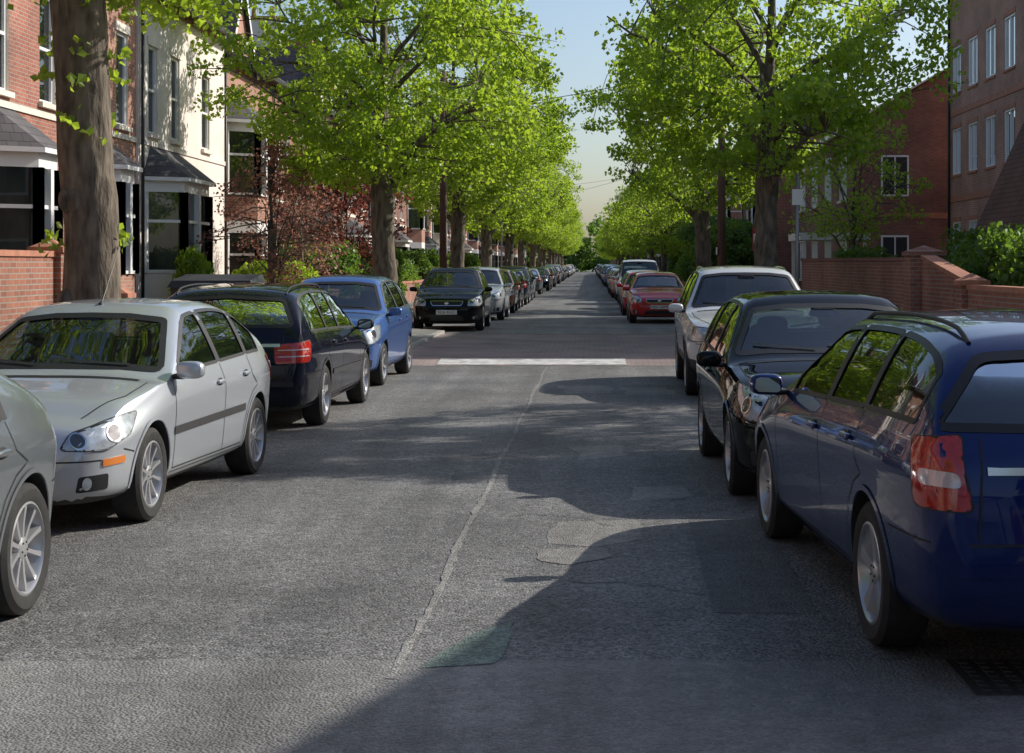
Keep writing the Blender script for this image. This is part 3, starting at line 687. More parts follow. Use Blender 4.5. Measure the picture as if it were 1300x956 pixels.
for i in range(9): 
    for j in range(7): mb.box(1.56+i*.075,1.60+i*.075,6.39+j*.072,6.43+j*.072,.010,.016,M['iron'])
mb.obj('manhole_cover')

# ---------------------------------------------------------------- trees
def leaves(rng,cent,rad,counts,size,droop=.3):
    idx=np.repeat(np.arange(len(cent)),counts); n=len(idx)
    p=rng.normal(size=(n,3)); p/=np.linalg.norm(p,axis=1)[:,None]+1e-9; p*= (rng.random(n)**(1/2.2))[:,None]
    c=cent[idx]+p*rad[idx][:,None]*np.array([1.1,1.1,.8])
    u=rng.normal(size=(n,3)); u[:,2]-=droop; u/=np.linalg.norm(u,axis=1)[:,None]
    w=rng.normal(size=(n,3)); w[:,2]*=.6; w=np.cross(u,w); w/=np.linalg.norm(w,axis=1)[:,None]+1e-9
    nn=np.cross(u,w); s=size*(.6+.8*rng.random(n))[:,None]
    V=np.stack([c-u*s*.55,c+w*s*.48+nn*s*.12-u*s*.08,c+u*s*.6,c-w*s*.48+nn*s*.12-u*s*.08],1).reshape(-1,3)
    return V,np.arange(n*4).reshape(-1,4)
def gen_tree(name,seed,H=11.5,R=4.2,zlow=3.9,fork=3.4,nclump=350,perc=128,size=.110,tr=.30,leaf=None,nl=11,shoots=0,bark=None,clr=(.28,.66)):
    rng=np.random.default_rng(seed); mb=MB()
    bark=bark or M['bark']; leaf=leaf or M['leaf']
    zs=[-.1,.12,.5,1.2,2.0,2.8,fork,fork+1.2,fork+2.6,H*.72,H*.9]; pts=[];ph=rng.random()*6
    for i,z in enumerate(zs): pts.append(Vector((.10*math.sin(z*.6+ph)*min(1,z),.10*math.cos(z*.5+ph)*min(1,max(z,0)),z)))
    rad=[tr*1.45,tr*1.25,tr*1.06,tr,tr*.96,tr*.95,tr*.93,tr*.6,tr*.42,tr*.22,.03]
    pp=[];rr_=[]
    for i in range(len(pts)-1):
        for t in (0,.34,.67):
            pp.append(pts[i].lerp(pts[i+1],t)+Vector((rng.normal()*.012,rng.normal()*.012,0))); rr_.append((rad[i]*(1-t)+rad[i+1]*t)*(1+rng.normal()*.03))
    pp.append(pts[-1]); rr_.append(rad[-1])
    v,f=tube(pp,rr_,14); v=[p+Vector((rng.normal()*.008,rng.normal()*.008,0)) for p in v]; mb.add(v,f,bark,True)
    for k in range(4):
        a=rng.random()*6.28; z=rng.uniform(.8,fork); q=Vector((math.cos(a)*tr*.88,math.sin(a)*tr*.88,z)); v,f=superell(q,(.09,.09,.14),1,9,6); mb.add(v,f,bark,True)
    zc=(zlow+H)/2; hz=(H-zlow)/2
    def env(z): 
        t=(z-zc+.15*hz)/hz; return R*math.sqrt(max(.02,1-t*t*.97)) if abs(t)<1 else R*.15
    bp=[];br=[]
    for k in range(nl):
        a=k*2.4+rng.random()*.5; z0=fork-.5+ (H*.62-fork)*(k/nl)**.9+rng.random()*.2; zt=min(H*.93,z0+rng.uniform(1.5,3.6)); rt=env(zt)*rng.uniform(.72,.98)
        p0=Vector((0,0,z0)); P1=Vector((math.cos(a)*rt*.35,math.sin(a)*rt*.35,z0+(zt-z0)*.62)); a2=a+rng.normal()*.25
        P2=Vector((math.cos(a2)*rt,math.sin(a2)*rt,zt)); L=[]
        for i in range(9):
            t=i/8; q=p0*(1-t)**2+P1*2*t*(1-t)+P2*t*t+Vector(rng.normal(size=3)*.07*t); L.append(q)
        r0=tr*.42*(1-.5*k/nl); rd=[r0*(1-.85*i/8) for i in range(9)]
        v,f=tube(L,rd,8); mb.add(v,f,bark,True)
        for i in range(2,9): bp.append(L[i]); br.append(rd[i])
    for z in np.linspace(fork+1.5,H*.88,7): bp.append(Vector((0,0,z))); br.append(.05)
    BP=np.array(bp)
    C=[]
    while len(C)<nclump:
        z=zlow-.2+(H-zlow+.3)*rng.random(); a=rng.random()*6.283; e=env(z)
        lob=1+.16*math.sin(3*a+seed+z*.9)+.10*math.sin(5*a-z*1.7+seed)
        rr=e*lob*rng.random()**.42
        if rng.random()<.25 and rr<.5*e: continue
        C.append((rr*math.cos(a),rr*math.sin(a),z-.35*(rr/R)**2*rng.random()))
    C=np.array(C); Rd=rng.uniform(clr[0],clr[1],len(C))
    for c in C:
        d=BP-c; dd=(d**2).sum(1)+np.where(d[:,2]>0.3,3,0); j=int(dd.argmin()); a_=Vector(BP[j]); b_=Vector(c)
        if (a_-b_).length>3.5: continue
        md=a_.lerp(b_,.5)+Vector((0,0,.12))+Vector(rng.normal(size=3)*.06); v,f=tube([a_,md,b_,b_+(b_-md)*.35],[min(.03,br[j]),.016,.009,.004],4,False); mb.add(v,f,bark,True)
    cnt=np.maximum(16,(perc*(Rd/.52)**1.6*rng.uniform(.35,1.45,len(C)))).astype(int)
    if shoots:
        sc=[]
        for k in range(shoots):
            a=rng.random()*6.28; z=rng.uniform(1.6,4.4); sc.append((math.cos(a)*tr*1.25,math.sin(a)*tr*1.25,z))
        C=np.vstack([C,np.array(sc)]); Rd=np.concatenate([Rd,np.full(shoots,.15)]); cnt=np.concatenate([cnt,np.full(shoots,10)])
    V,Fq=leaves(rng,C,Rd,cnt,size)
    nb=len(mb.v); mb.mi(leaf); lm=mb.mats.index(leaf)
    me=bpy.data.meshes.new(name); allv=np.vstack([np.array(mb.v),V]); 
    faces=mb.f+(Fq+nb).tolist(); me.from_pydata(allv.tolist(),[],faces)
    for m in mb.mats: me.materials.append(m)
    me.polygons.foreach_set('material_index',mb.m+[lm]*len(Fq)); me.polygons.foreach_set('use_smooth',mb.s+[False]*len(Fq)); me.update()
    return me
def gen_bush(name,seed,w,d,h,nclump,perc,size,leaf,rad=.3):
    rng=np.random.default_rng(seed); C=[];mb=MB()
    while len(C)<nclump:
        p=rng.uniform(-1,1,3); 
        if abs(p[0])**2.6+abs(p[1])**2.6+abs(p[2])**2.6>1.0: continue
        if (abs(p)).max()<.55 and rng.random()<.8: continue
        C.append((p[0]*w/2,p[1]*d/2,h/2+p[2]*h/2*(1+.15*math.sin(p[1]*5+seed))))
    C=np.array(C)
    for c in C[::3]:
        v,f=tube([(c[0]*.2,c[1]*.6,0),(c[0]*.6,c[1]*.9,c[2]*.5),tuple(c)],[.03,.018,.006],4,False); mb.add(v,f,M['bark'],True)
    V,Fq=leaves(rng,C,np.full(len(C),rad),np.full(len(C),perc),size,0)
    nb=len(mb.v); mb.mi(leaf); lm=mb.mats.index(leaf); me=bpy.data.meshes.new(name); me.from_pydata(mb.v+V.tolist(),[],mb.f+(Fq+nb).tolist())
    for m in mb.mats: me.materials.append(m)
    me.polygons.foreach_set('material_index',mb.m+[lm]*len(Fq)); me.update(); return me
def inst(me,name,loc,rz=0,sc=1.0):
    o=bpy.data.objects.new(name,me); S.collection.objects.link(o); o.location=loc; o.rotation_euler=(0,0,rz); o.scale=(sc,sc,sc) if not hasattr(sc,'__len__') else sc; return o
tA=gen_tree('unseen_shade_tree',1,H=11.8,R=4.3); tB=gen_tree('unseen_shade_tree',2,H=12.2,R=4.1,zlow=4.1); tC=gen_tree('unseen_shade_tree',7,H=11.2,R=4.0,zlow=3.7,nclump=300)
tN=gen_tree('unseen_shade_tree',11,H=12.5,R=4.3,zlow=4.9,fork=4.9,nclump=300,perc=130,shoots=26,tr=.30,size=.09)
tS=gen_tree('street_tree',21,H=7.4,R=2.6,zlow=2.6,fork=2.2,nclump=150,perc=85,tr=.14,nl=9)
inst(tN,'unseen_shade_tree',(-5.42,17.3,.11),0)
inst(tA,'unseen_shade_tree',(-5.2,41,.11),1.0); inst(tB,'unseen_shade_tree',(-5.2,63,.11),2.2); inst(tC,'unseen_shade_tree',(-5.2,83,.11),.4); inst(tA,'unseen_shade_tree',(-5.2,104,.11),3.9)
ms=[tA,tB,tC]
for i,y in enumerate(range(126,330,21)): inst(ms[i%3],'unseen_shade_tree',(-5.2,y,.11),i*1.9,.95)
inst(tB,'unseen_shade_tree',(4.1,36.7,.11),4.4,(.94,.94,1)); inst(tC,'unseen_shade_tree',(4.15,60,.11),2.9,(1,1,1.05))
for i,y in enumerate((88,104,122)): inst(tS,'street_tree',(4.1,y,.11),i*2.0,1.0)
for i,y in enumerate(range(142,330,22)): inst(ms[i%3],'unseen_shade_tree',(4.3,y,.11),i*2.3,.72)
inst(tA,'unseen_shade_tree',(9.8,21,0),2.0,.85)  # unseen tree, added off-screen to throw dappled shade on the near road
inst(tC,'unseen_shade_tree',(-5.2,-6,.11),1.0)
tP=gen_tree('purple_plum_tree',31,H=6.0,R=2.1,zlow=1.7,fork=1.4,nclump=120,perc=90,size=.10,tr=.10,leaf=M['leafp'],nl=8)
tK=gen_tree('pink_blossom_tree',33,H=4.6,R=1.7,zlow=1.5,fork=1.2,nclump=100,perc=46,size=.07,tr=.07,leaf=M['leafr'],nl=8,clr=(.25,.5))
inst(tK,'pink_blossom_tree',(-7.9,40.5,0)); inst(tP,'purple_plum_tree',(-8.0,52,0),1,1.0); inst(tK,'pink_blossom_tree',(-8.2,45.5,0),2,.9)
hd1=gen_bush('hedge',3,1.3,5,1.7,170,100,.08,M['leafd']); hd2=gen_bush('shrub',4,1.8,2.2,2.1,110,110,.085,M['leafd'])
hdy=gen_bush('shrub',5,1.8,2.4,1.8,100,100,.085,M['leaf'])
inst(hdy,'shrub',(-8.3,36,0),36,(.8,.8,.75)); inst(hdy,'shrub',(-8.1,42.5,0),42.5,.95)
for i,y in enumerate((49,56,63,70,78,90,105)): inst(hd1 if i%2 else hd2,'hedge' if i%2 else 'shrub',(-8.3,y,0),0 if i%2 else y,1.1)
inst(hdy,'shrub',(-9.2,37.6,0),.4,(.45,.45,1.1))
for (x,y,s) in ((8.0,26.5,1.05),(8.1,29.2,1.1),(8.3,32,1.0),(8.8,34.5,1.15),(7.6,45,1.0)): inst(hd2,'shrub',(x,y,0),x*y,s)
for (x,y,s) in ((6.8,78,1.7),(6.8,84,1.9),(7.0,96,1.6),(7.0,110,1.6)): inst(hd2,'shrub',(x,y,0),x*y,s)
tW=gen_tree('garden_tree',41,H=7.0,R=2.6,zlow=3.0,fork=1.6,nclump=70,perc=50,tr=.13,nl=10,leaf=M['leaf'])
inst(tW,'garden_tree',(8.0,49,0),1,.9)
rng=np.random.default_rng(77); C=[];Rd=[]
for i in range(700):
    x=rng.uniform(-26,26); y=rng.uniform(335,350); z=rng.uniform(.5,9+2.5*math.sin(x*.6)); C.append((x,y,z)); Rd.append(rng.uniform(.8,1.6))
V,Fq=leaves(rng,np.array(C),np.array(Rd),np.full(len(C),40),.5); me=bpy.data.meshes.new('distant_trees'); me.from_pydata(V.tolist(),[],Fq.tolist()); me.materials.append(M['leafd']); inst(me,'distant_trees',(0,0,0))

# ---------------------------------------------------------------- houses
def wallgrid(mb,ya,yb,za,zb,d,ops,mat):
    ys=sorted(set([ya,yb]+[o[0] for o in ops]+[o[1] for o in ops])); zs=sorted(set([za,zb]+[o[2] for o in ops]+[o[3] for o in ops]))
    for i in range(len(ys)-1):
        for j in range(len(zs)-1):
            cy=(ys[i]+ys[i+1])/2; cz_=(zs[j]+zs[j+1])/2
            if any(o[0]<cy<o[1] and o[2]<cz_<o[3] for o in ops): continue
            mb.quad((d,ys[i],zs[j]),(d,ys[i+1],zs[j]),(d,ys[i+1],zs[j+1]),(d,ys[i],zs[j+1]),mat)
def window(mb,y0,y1,z0,z1,d=0,rev=.13,fr=None,trim=None,sash=True,mull=0,lint=True):
    fr=fr or M['white']; trim=trim or M['cream']
    for a,b in (((y0,z0),(y1,z0)),((y1,z0),(y1,z1)),((y1,z1),(y0,z1)),((y0,z1),(y0,z0))):
        mb.quad((d,*a),(d,*b),(d+rev,*b),(d+rev,*a),trim)
    g=d+rev-.02; mb.quad((g,y0,z0),(g,y1,z0),(g,y1,z1),(g,y0,z1),M['wglass'])
    mb.quad((g+.12,y0,z0),(g+.12,y1,z0),(g+.12,y1,z1),(g+.12,y0,z1),M['room'])
    f=.065; a,b=d+rev-.08,d+rev-.024
    mb.box(a,b,y0,y0+f,z0,z1,fr); mb.box(a,b,y1-f,y1,z0,z1,fr); mb.box(a,b,y0+f,y1-f,z0,z0+f,fr); mb.box(a,b,y0+f,y1-f,z1-f,z1,fr)
    if sash: mb.box(a-.01,b,y0+f,y1-f,(z0+z1)/2-.03,(z0+z1)/2+.03,fr)
    for k in range(mull):
        c=y0+(y1-y0)*(k+1)/(mull+1); mb.box(a+.004,b,c-.03,c+.03,z0+f,z1-f,fr)
    if lint:
        mb.box(d-.03,d+.02,y0-.12,y1+.12,z1,z1+.20,trim); mb.box(d-.09,d+.02,y0-.08,y1+.08,z0-.10,z0,trim)
def bay(mb,ya,yb,z1,wall,dep=.8,fr=None,roof=None,z2=None,sill=.85):
    fr=fr or M['white']; roof=roof or M['slate']
    pl=[(0,ya),(-dep,ya+.55),(-dep,yb-.55),(0,yb)]
    lv=[(0,sill,1.0*z1-.35)]
    if z2: lv.append((z1,z1+.75,z2-.35))
    for (zb_,zs,zt) in lv:
        zT=zt+.35
        for (p,q) in zip(pl[:-1],pl[1:]):
            mb.quad((*p,zb_),(*q,zb_),(*q,zs),(*p,zs),wall); mb.quad((*p,zt),(*q,zt),(*q,zT),(*p,zT),fr)
            gp=(p[0]+.05,p[1]); gq=(q[0]+.05,q[1]); mb.quad((*gp,zs),(*gq,zs),(*gq,zt),(*gp,zt),M['wglass'])
            cp=(p[0]+.16,p[1]); cq=(q[0]+.16,q[1]); mb.quad((*cp,zs),(*cq,zs),(*cq,zt),(*cp,zt),M['room'])
            n=2 if abs(p[0]-q[0])<.01 else 1
            for k in range(n+1):
                t=k/n; c=(p[0]+(q[0]-p[0])*t,p[1]+(q[1]-p[1])*t); h=.08; mb.box(c[0]-h,c[0]+h,c[1]-h,c[1]+h,zs,zt,fr)
            for zz in (zs+.0,zs+(zt-zs)*.62):
                mb.add([(p[0]-.04,p[1],zz),(q[0]-.04,q[1],zz),(q[0]-.04,q[1],zz+.07),(p[0]-.04,p[1],zz+.07),(p[0]+.04,p[1],zz+.07),(q[0]+.04,q[1],zz+.07)],[(0,1,2,3),(3,2,5,4)],fr)
    zT=(z2 or z1)
    o=[(0,ya-.15),(-dep-.15,ya+.45),(-dep-.15,yb-.45),(0,yb+.15)]; ri=[(0,ya+.5),(0,yb-.5)]
    mb.add([(*p,zT) for p in o]+[(*p,zT+.75) for p in ri],[(0,1,4),(1,2,5,4),(2,3,5),(0,3,2,1)],roof)
    mb.add([(*p,zT) for p in o]+[(*p,zT-.09) for p in o],[(0,1,5,4),(1,2,6,5),(2,3,7,6)],M['white'])
    mb.quad((.3,ya,0),(.3,yb,0),(.3,yb,zT),(.3,ya,zT),M['room'])
def arch(mb,yc,w,zs,zt,d,dep,mat,trim,door):
    r=w/2; n=12
    pts=[(yc+r*math.cos(math.pi*i/n),zs+r*math.sin(math.pi*i/n)) for i in range(n+1)]
    for a,b in zip(pts[:-1],pts[1:]):
        mb.quad((d,*a),(d,a[0],zt),(d,b[0],zt),(d,*b),mat); mb.quad((d,*a),(d,*b),(d+dep,*b),(d+dep,*a),trim)
        ka=lambda p,s: (yc+(p[0]-yc)*s,zs+(p[1]-zs)*s)
        A,B=ka(a,1.28),ka(b,1.28); mb.add([(d-.04,*a),(d-.04,*A),(d-.04,*B),(d-.04,*b),(d,*A),(d,*B)],[(0,1,2,3),(1,4,5,2)],trim)
    for s in (-1,1):
        mb.quad((d,yc+s*r,0),(d,yc+s*r,zs),(d+dep,yc+s*r,zs),(d+dep,yc+s*r,0),trim)
        mb.box(d-.05,d+.15,yc+s*r-(.16 if s<0 else -.002),yc+s*r+(.16 if s>0 else -.002),0,zs,trim)
    mb.quad((d+dep,yc-r,0),(d+dep,yc+r,0),(d+dep,yc+r,zs+r),(d+dep,yc-r,zs+r),door)
def house(name,side,X,y0,y1,eave=7.6,ridge=10.4,wall=None,wallg=None,two=False,gable=False,style=0,roof=None,depth=9,trim=None,chim=True,up=0):
    mb=MB(); mb.xf=lambda d,y,z:(X+(-d if side<0 else d),y,z)
    wall=wall or M['redbrick']; roof=roof or M['slate']; trim=trim or M['cream']; w=y1-y0
    ba,bb_=y0+.5,y0+.5+min(3.6 if up else 3.0,w*.42); dc=(bb_+y1)/2+.1; z1=2.95+up; wu=.6 if up else 0
    ops=[(ba,bb_,0,z1 if not two else 5.9),(dc-.55,dc+.55,0,2.75+up)]
    wins=[]
    if not two: wins.append((ba+.35,ba+1.15,4.2+wu,6.3+wu)); wins.append((bb_-1.15,bb_-.35,4.2+wu,6.3+wu))
    wins.append((dc-.45,dc+.45,4.2+wu,6.2+wu))
    if w<5.5: wins=[(ba+.3,ba+1.3,4.2+wu,6.3+wu),(dc-.45,dc+.45,4.2+wu,6.3+wu)]
    wallgrid(mb,y0,y1,0,eave,0,ops+wins,wall)
    for q in wins: window(mb,*q,trim=trim)
    bay(mb,ba,bb_,z1,wall if style!=1 else M['render'],z2=5.9 if two else None,sill=.85+up*.8)
    arch(mb,dc,1.1,2.1+up,2.75+up,0,1.0,wall,trim,M['door'])
    mb.box(-.05,.01,y0,y1,eave-.30,eave-.12,trim)
    if not two: mb.box(-.035,.01,y0,y1,3.76+up*.93,3.88+up*.93,trim)
    k=y0+.1
    while k<y1-.1: mb.box(-.12,-.001,k,k+.11,eave-.46,eave-.305,wall if trim is not wall else M['orbrick']); k+=.33
    mb.quad((0,y0,0),(depth,y0,0),(depth,y0,eave),(0,y0,eave),wall); mb.quad((0,y1,0),(depth,y1,0),(depth,y1,eave),(0,y1,eave),wall)
    mb.add([(0,y0,eave),(depth,y0,eave),(depth/2,y0,ridge)],[(0,1,2)],wall); mb.add([(0,y1,eave),(depth,y1,eave),(depth/2,y1,ridge)],[(0,1,2)],wall)
    mb.quad((depth,y0,0),(depth,y1,0),(depth,y1,eave),(depth,y0,eave),wall)
    e=.35; sl=(ridge-eave)/(depth/2)
    for (a,b) in (((-e,eave-e*sl),(depth/2,ridge)),((depth+e,eave-e*sl),(depth/2,ridge))):
        mb.add([(a[0],y0,a[1]+.03),(a[0],y1,a[1]+.03),(b[0],y1,b[1]+.03),(b[0],y0,b[1]+.03),(a[0],y0,a[1]-.1),(a[0],y1,a[1]-.1),(b[0],y1,b[1]-.1),(b[0],y0,b[1]-.1)],[(0,1,2,3),(4,5,6,7),(0,1,5,4),(0,4,7,3),(1,5,6,2)],roof)
    mb.box(-e-.10,-e,y0,y1,eave-e*sl-.10,eave-e*sl+.02,M['dark'])
    if gable:
        ga,gb=ba-.3,bb_+.3; gm=(ga+gb)/2; gh=eave+(gb-ga)*.62
        mb.add([(-.06,ga,eave-.3),(-.06,gb,eave-.3),(-.06,gm,gh)],[(0,1,2)],wallg or wall)
        for s,ya_ in ((0,ga),(1,gb)):
            mb.add([(-.22,ya_+(-.2 if s==0 else .2),eave-.45),(-.22,gm,gh+.05),(3.2,gm,gh+.05),(3.2,ya_+(-.2 if s==0 else .2),eave-.45)],[(0,1,2,3)],roof)
            mb.add([(-.23,ya_+(-.2 if s==0 else .2),eave-.45),(-.23,gm,gh+.05),(-.23,gm,gh-.22),(-.23,ya_+(-.02 if s==0 else .02),eave-.5)],[(0,1,2,3)],M['white'])
    if chim:
        mb.box(depth*.30,depth*.55,y1-.55,y1-.05,ridge-1.5,ridge+1.3,wall); mb.box(depth*.28,depth*.57,y1-.6,y1-.0,ridge+1.3,ridge+1.45,M['terra'])
        for k in range(3):
            v,f=tube([(depth*(.34+.085*k),y1-.3,ridge+1.45),(depth*(.34+.085*k),y1-.3,ridge+1.9)],[.11,.09],8); mb.add(v,f,M['terra'],True)
    v,f=tube([(-.07,y0+.12,0),(-.07,y0+.12,eave-.3)],.04,6); mb.add(v,f,M['dark'],True)
    return mb.obj(name)
XLH=-10.5
house('unseen_shadow_house',-1,XLH,27.4,32.4,wall=M['redbrick'],style=1,eave=8.3,ridge=11.2,up=.8)
house('unseen_shadow_house',-1,XLH,32.4,37.4,wall=M['orbrick'],eave=8.3,ridge=11.2,up=.8)
house('rendered_house',-1,XLH+.06,37.4,46.2,wall=M['render'],wallg=M['orbrick'],eave=8.4,ridge=11.4,gable=False,style=1,trim=M['render'],up=.8)
walls=[M['orbrick'],M['redbrick'],M['render'],M['redbrick'],M['orbrick'],M['darkbrick']]
y=46.2;i=0
while y<250:
    w=7.2+(i%3)*.5; house('rendered_house' if walls[i%6] is M['render'] else 'unseen_shadow_house',-1,XLH,y,y+w,wall=walls[i%6],gable=i%2==0,two=i%2==0,eave=7.9,ridge=10.8); y+=w; i+=1
y=27.4
while y>-22:
    house('unseen_shadow_house',-1,XLH,y-7,y,wall=walls[(int(y))%2],two=True); y-=7
def apartments(name,X,y0,y1,H_,wall):
    mb=MB(); mb.xf=lambda d,y,z:(X+d,y,z); ops=[]; yy=y0+.8
    fl=[(1.9,3.2),(4.85,6.5),(7.75,9.4)]
    while yy+1.3<y1:
        for k,(a,b) in enumerate(fl): ops.append((yy,yy+1.3,a,b))
        yy+=2.4
    wallgrid(mb,y0,y1,0,H_,0,ops,wall)
    for o in ops: window(mb,*o,rev=.10,sash=False,mull=1,trim=M['terra'],lint=False); mb.box(-.05,.02,o[0]-.05,o[1]+.05,o[2]-.08,o[2],M['terra']); mb.box(-.02,.02,o[0]-.08,o[1]+.08,o[3],o[3]+.16,M['terra'])
    for z in (3.9,6.95): mb.box(-.03,.01,y0,y1,z,z+.22,M['terra'])
    for yy_ in (y0+.4,y0+7.5,y1-.3): v,f=tube([(-.08,yy_,0),(-.08,yy_,H_-.3)],.05,6); mb.add(v,f,M['dark'],True)
    mb.quad((0,y0,0),(14,y0,0),(14,y0,H_),(0,y0,H_),wall); mb.quad((0,y1,0),(14,y1,0),(14,y1,H_),(0,y1,H_),wall); mb.quad((14,y0,0),(14,y1,0),(14,y1,H_),(14,y0,H_),wall)
    mb.add([(-.5,y0-.4,H_),(-.5,y1+.4,H_),(14.5,y1+.4,H_),(14.5,y0-.4,H_),(7,y0+4,H_+3.5),(7,y1-4,H_+3.5)],[(0,1,5,4),(1,2,5),(2,3,4,5),(3,0,4),(0,3,2,1)],M['slate'])
    mb.box(-.52,-.42,y0-.4,y1+.4,H_-.25,H_+.02,M['white'])
    return mb.obj(name)
apartments('apartment_building',13.0,36.5,58.3,11.6,M['aptbrick'])
def block(name,X,y0,y1,eave,ridge,wall,depth=9):
    mb=MB(); mb.xf=lambda d,y,z:(X+d,y,z); ops=[]
    yy=y0+2.2
    while yy+2.2<y1:
        ops+= [(yy,yy+1.9,4.2,5.9),(yy,yy+1.9,1.0,2.7)]; yy+=4.0
    wallgrid(mb,y0,y1,0,eave,0,ops,wall)
    for o in ops: window(mb,*o,sash=False,mull=2)
    mb.quad((0,y0,0),(depth,y0,0),(depth,y0,eave),(0,y0,eave),wall); mb.quad((0,y1,0),(depth,y1,0),(depth,y1,eave),(0,y1,eave),wall)
    mb.box(-.02,depth,y0-.03,y0-.001,3.4,3.62,M['terra'])
    for (xa_,xb_,za_,zb_) in ((1.0,1.9,4.3,5.7),(1.0,1.9,1.2,2.7)):
        mb.box(xa_-.07,xb_+.07,y0-.05,y0-.004,za_-.07,zb_+.07,M['white']); mb.box(xa_,(xa_+xb_)/2-.03,y0-.058,y0-.051,za_,zb_,M['dark']); mb.box((xa_+xb_)/2+.03,xb_,y0-.058,y0-.051,za_,zb_,M['dark'])
    mb.quad((depth,y0,0),(depth,y1,0),(depth,y1,eave),(depth,y0,eave),wall)
    mb.add([(0,y0,eave),(depth,y0,eave),(depth/2,y0,ridge)],[(0,1,2)],wall); mb.add([(0,y1,eave),(depth,y1,eave),(depth/2,y1,ridge)],[(0,1,2)],wall)
    for a in (-.3,depth+.3):
        mb.add([(a,y0-.2,eave-.15),(a,y1+.2,eave-.15),(depth/2,y1+.2,ridge+.05),(depth/2,y0-.2,ridge+.05)],[(0,1,2,3)],M['tile'])
    mb.box(-.34,-.24,y0-.2,y1+.2,eave-.27,eave-.13,M['white'])
    return mb.obj(name)
block('brick_building',10.0,60.5,80,7.0,9.6,M['darkbrick'])
y=82;i=1
while y<250:
    w=7+(i%3)*.4; house('unseen_shadow_house',1,9.3,y,y+w,wall=walls[(i*2+1)%6] if walls[(i*2+1)%6] is not M['render'] else M['redbrick'],gable=i%2==1,two=i%2==1,eave=7.2,ridge=9.8); y+=w;i+=1
mb=MB(); y0,y1=32.5,39; xa,xb=9.45,12.8; xm_=(xa+xb)/2
mb.add([(xa,y0,0),(xb,y0,0),(xb,y0,2.6),(xm_,y0,6.2),(xa,y0,2.6)],[(0,1,2,3,4)],M['orbrick']); mb.add([(xa,y1,0),(xb,y1,0),(xb,y1,2.6),(xm_,y1,6.2),(xa,y1,2.6)],[(0,1,2,3,4)],M['orbrick'])
mb.quad((xa,y0,0),(xa,y1,0),(xa,y1,2.6),(xa,y0,2.6),M['orbrick']); mb.quad((xb,y0,0),(xb,y1,0),(xb,y1,2.6),(xb,y0,2.6),M['orbrick'])
for s,x in ((-1,xa),(1,xb)):
    x2=x+s*.22
    mb.add([(x2,y0-.3,2.2),(x2,y1+.3,2.2),(xm_,y1+.3,6.35),(xm_,y0-.3,6.35)],[(0,1,2,3)],M['tile'])
    mb.add([(x2,y0-.33,2.2),(xm_,y0-.33,6.35),(xm_,y0-.33,6.0),(x2-s*.12,y0-.33,2.05),(x2,y0-.25,2.2),(xm_,y0-.25,6.35)],[(0,1,2,3),(0,1,5,4)],M['dark'])
mb.box(9.9,11.2,y0-.03,y0-.005,1.0,2.1,M['white']); mb.box(10.0,11.1,y0-.045,y0-.031,1.08,2.02,M['dark'])
mb.obj('brick_gabled_house')
mb=MB(); X0=8.75; ys=(4.0,9.2,14.4); ze,zp=6.0,7.5  # unseen house added off-screen, gable shaped to cast the foreground road shadow
mb.add([(X0,ys[0],0),(X0,ys[2],0),(X0,ys[2],ze),(X0,ys[1],zp),(X0,ys[0],ze)],[(0,1,2,3,4)],M['redbrick'])
mb.add([(X0+9,ys[0],0),(X0+9,ys[2],0),(X0+9,ys[2],ze),(X0+9,ys[1],zp),(X0+9,ys[0],ze)],[(0,1,2,3,4)],M['redbrick'])
for q in (0,2):
    mb.quad((X0,ys[q],0),(X0+9,ys[q],0),(X0+9,ys[q],ze),(X0,ys[q],ze),M['redbrick'])
    mb.quad((X0-.2,ys[q],ze),(X0+9.2,ys[q],ze),(X0+9.2,ys[1],zp+.08),(X0-.2,ys[1],zp+.08),M['slate'])
for yy in (5.5,8.4,11.3):
    for z in (1,3.9): mb.box(X0-.04,X0-.01,yy,yy+1.4,z,z+1.5,M['white']); mb.box(X0-.055,X0-.041,yy+.08,yy+1.32,z+.08,z+1.42,M['dark'])
mb.obj('unseen_shadow_house')
house('unseen_shadow_house',1,9.3,-14,-3,wall=M['redbrick'],two=True)

# ---------------------------------------------------------------- garden walls
def gwall(name,pts,h0,h1,mat,cop,th=.23,pill=()):
    mb=MB(); n=len(pts)-1
    for i in range(n):
        a=Vector((*pts[i],0)); b=Vector((*pts[i+1],0)); d=(b-a).normalized(); s=Vector((-d.y,d.x,0))*th/2
        ha=h0+(h1-h0)*i/n; hb=h0+(h1-h0)*(i+1)/n
        def pr(ex,za,zb_,zc,zd,m):
            e=s*ex; q=[a-e,b-e,b+e,a+e]; z0=(za,zb_,zb_,za); z1=(zc,zd,zd,zc)
            mb.add([(p.x,p.y,z) for p,z in zip(q,z0)]+[(p.x,p.y,z) for p,z in zip(q,z1)],[(0,3,2,1),(4,5,6,7),(0,1,5,4),(1,2,6,5),(2,3,7,6),(3,0,4,7)],m)
        pr(1,-.05,-.05,ha,hb,mat); pr(1.25,ha+.001,hb+.001,ha+.08,hb+.08,cop)
    for (x,y,h,w) in pill:
        mb.box(x-w/2,x+w/2,y-w/2,y+w/2,-.05,h,mat); mb.box(x-w/2-.04,x+w/2+.04,y-w/2-.04,y+w/2+.04,h,h+.08,cop)
        mb.add([(x-w/2-.02,y-w/2-.02,h+.08),(x+w/2+.02,y-w/2-.02,h+.08),(x+w/2+.02,y+w/2+.02,h+.08),(x-w/2-.02,y+w/2+.02,h+.08),(x,y,h+.2)],[(0,1,4),(1,2,4),(2,3,4),(3,0,4)],cop)
    return mb.obj(name)
gwall('brick_garden_wall',[(-7.6,10),(-7.6,22.6)],1.80,1.80,M['wallbrick'],M['terra'],pill=[(-7.6,22.8,1.86,.42)])
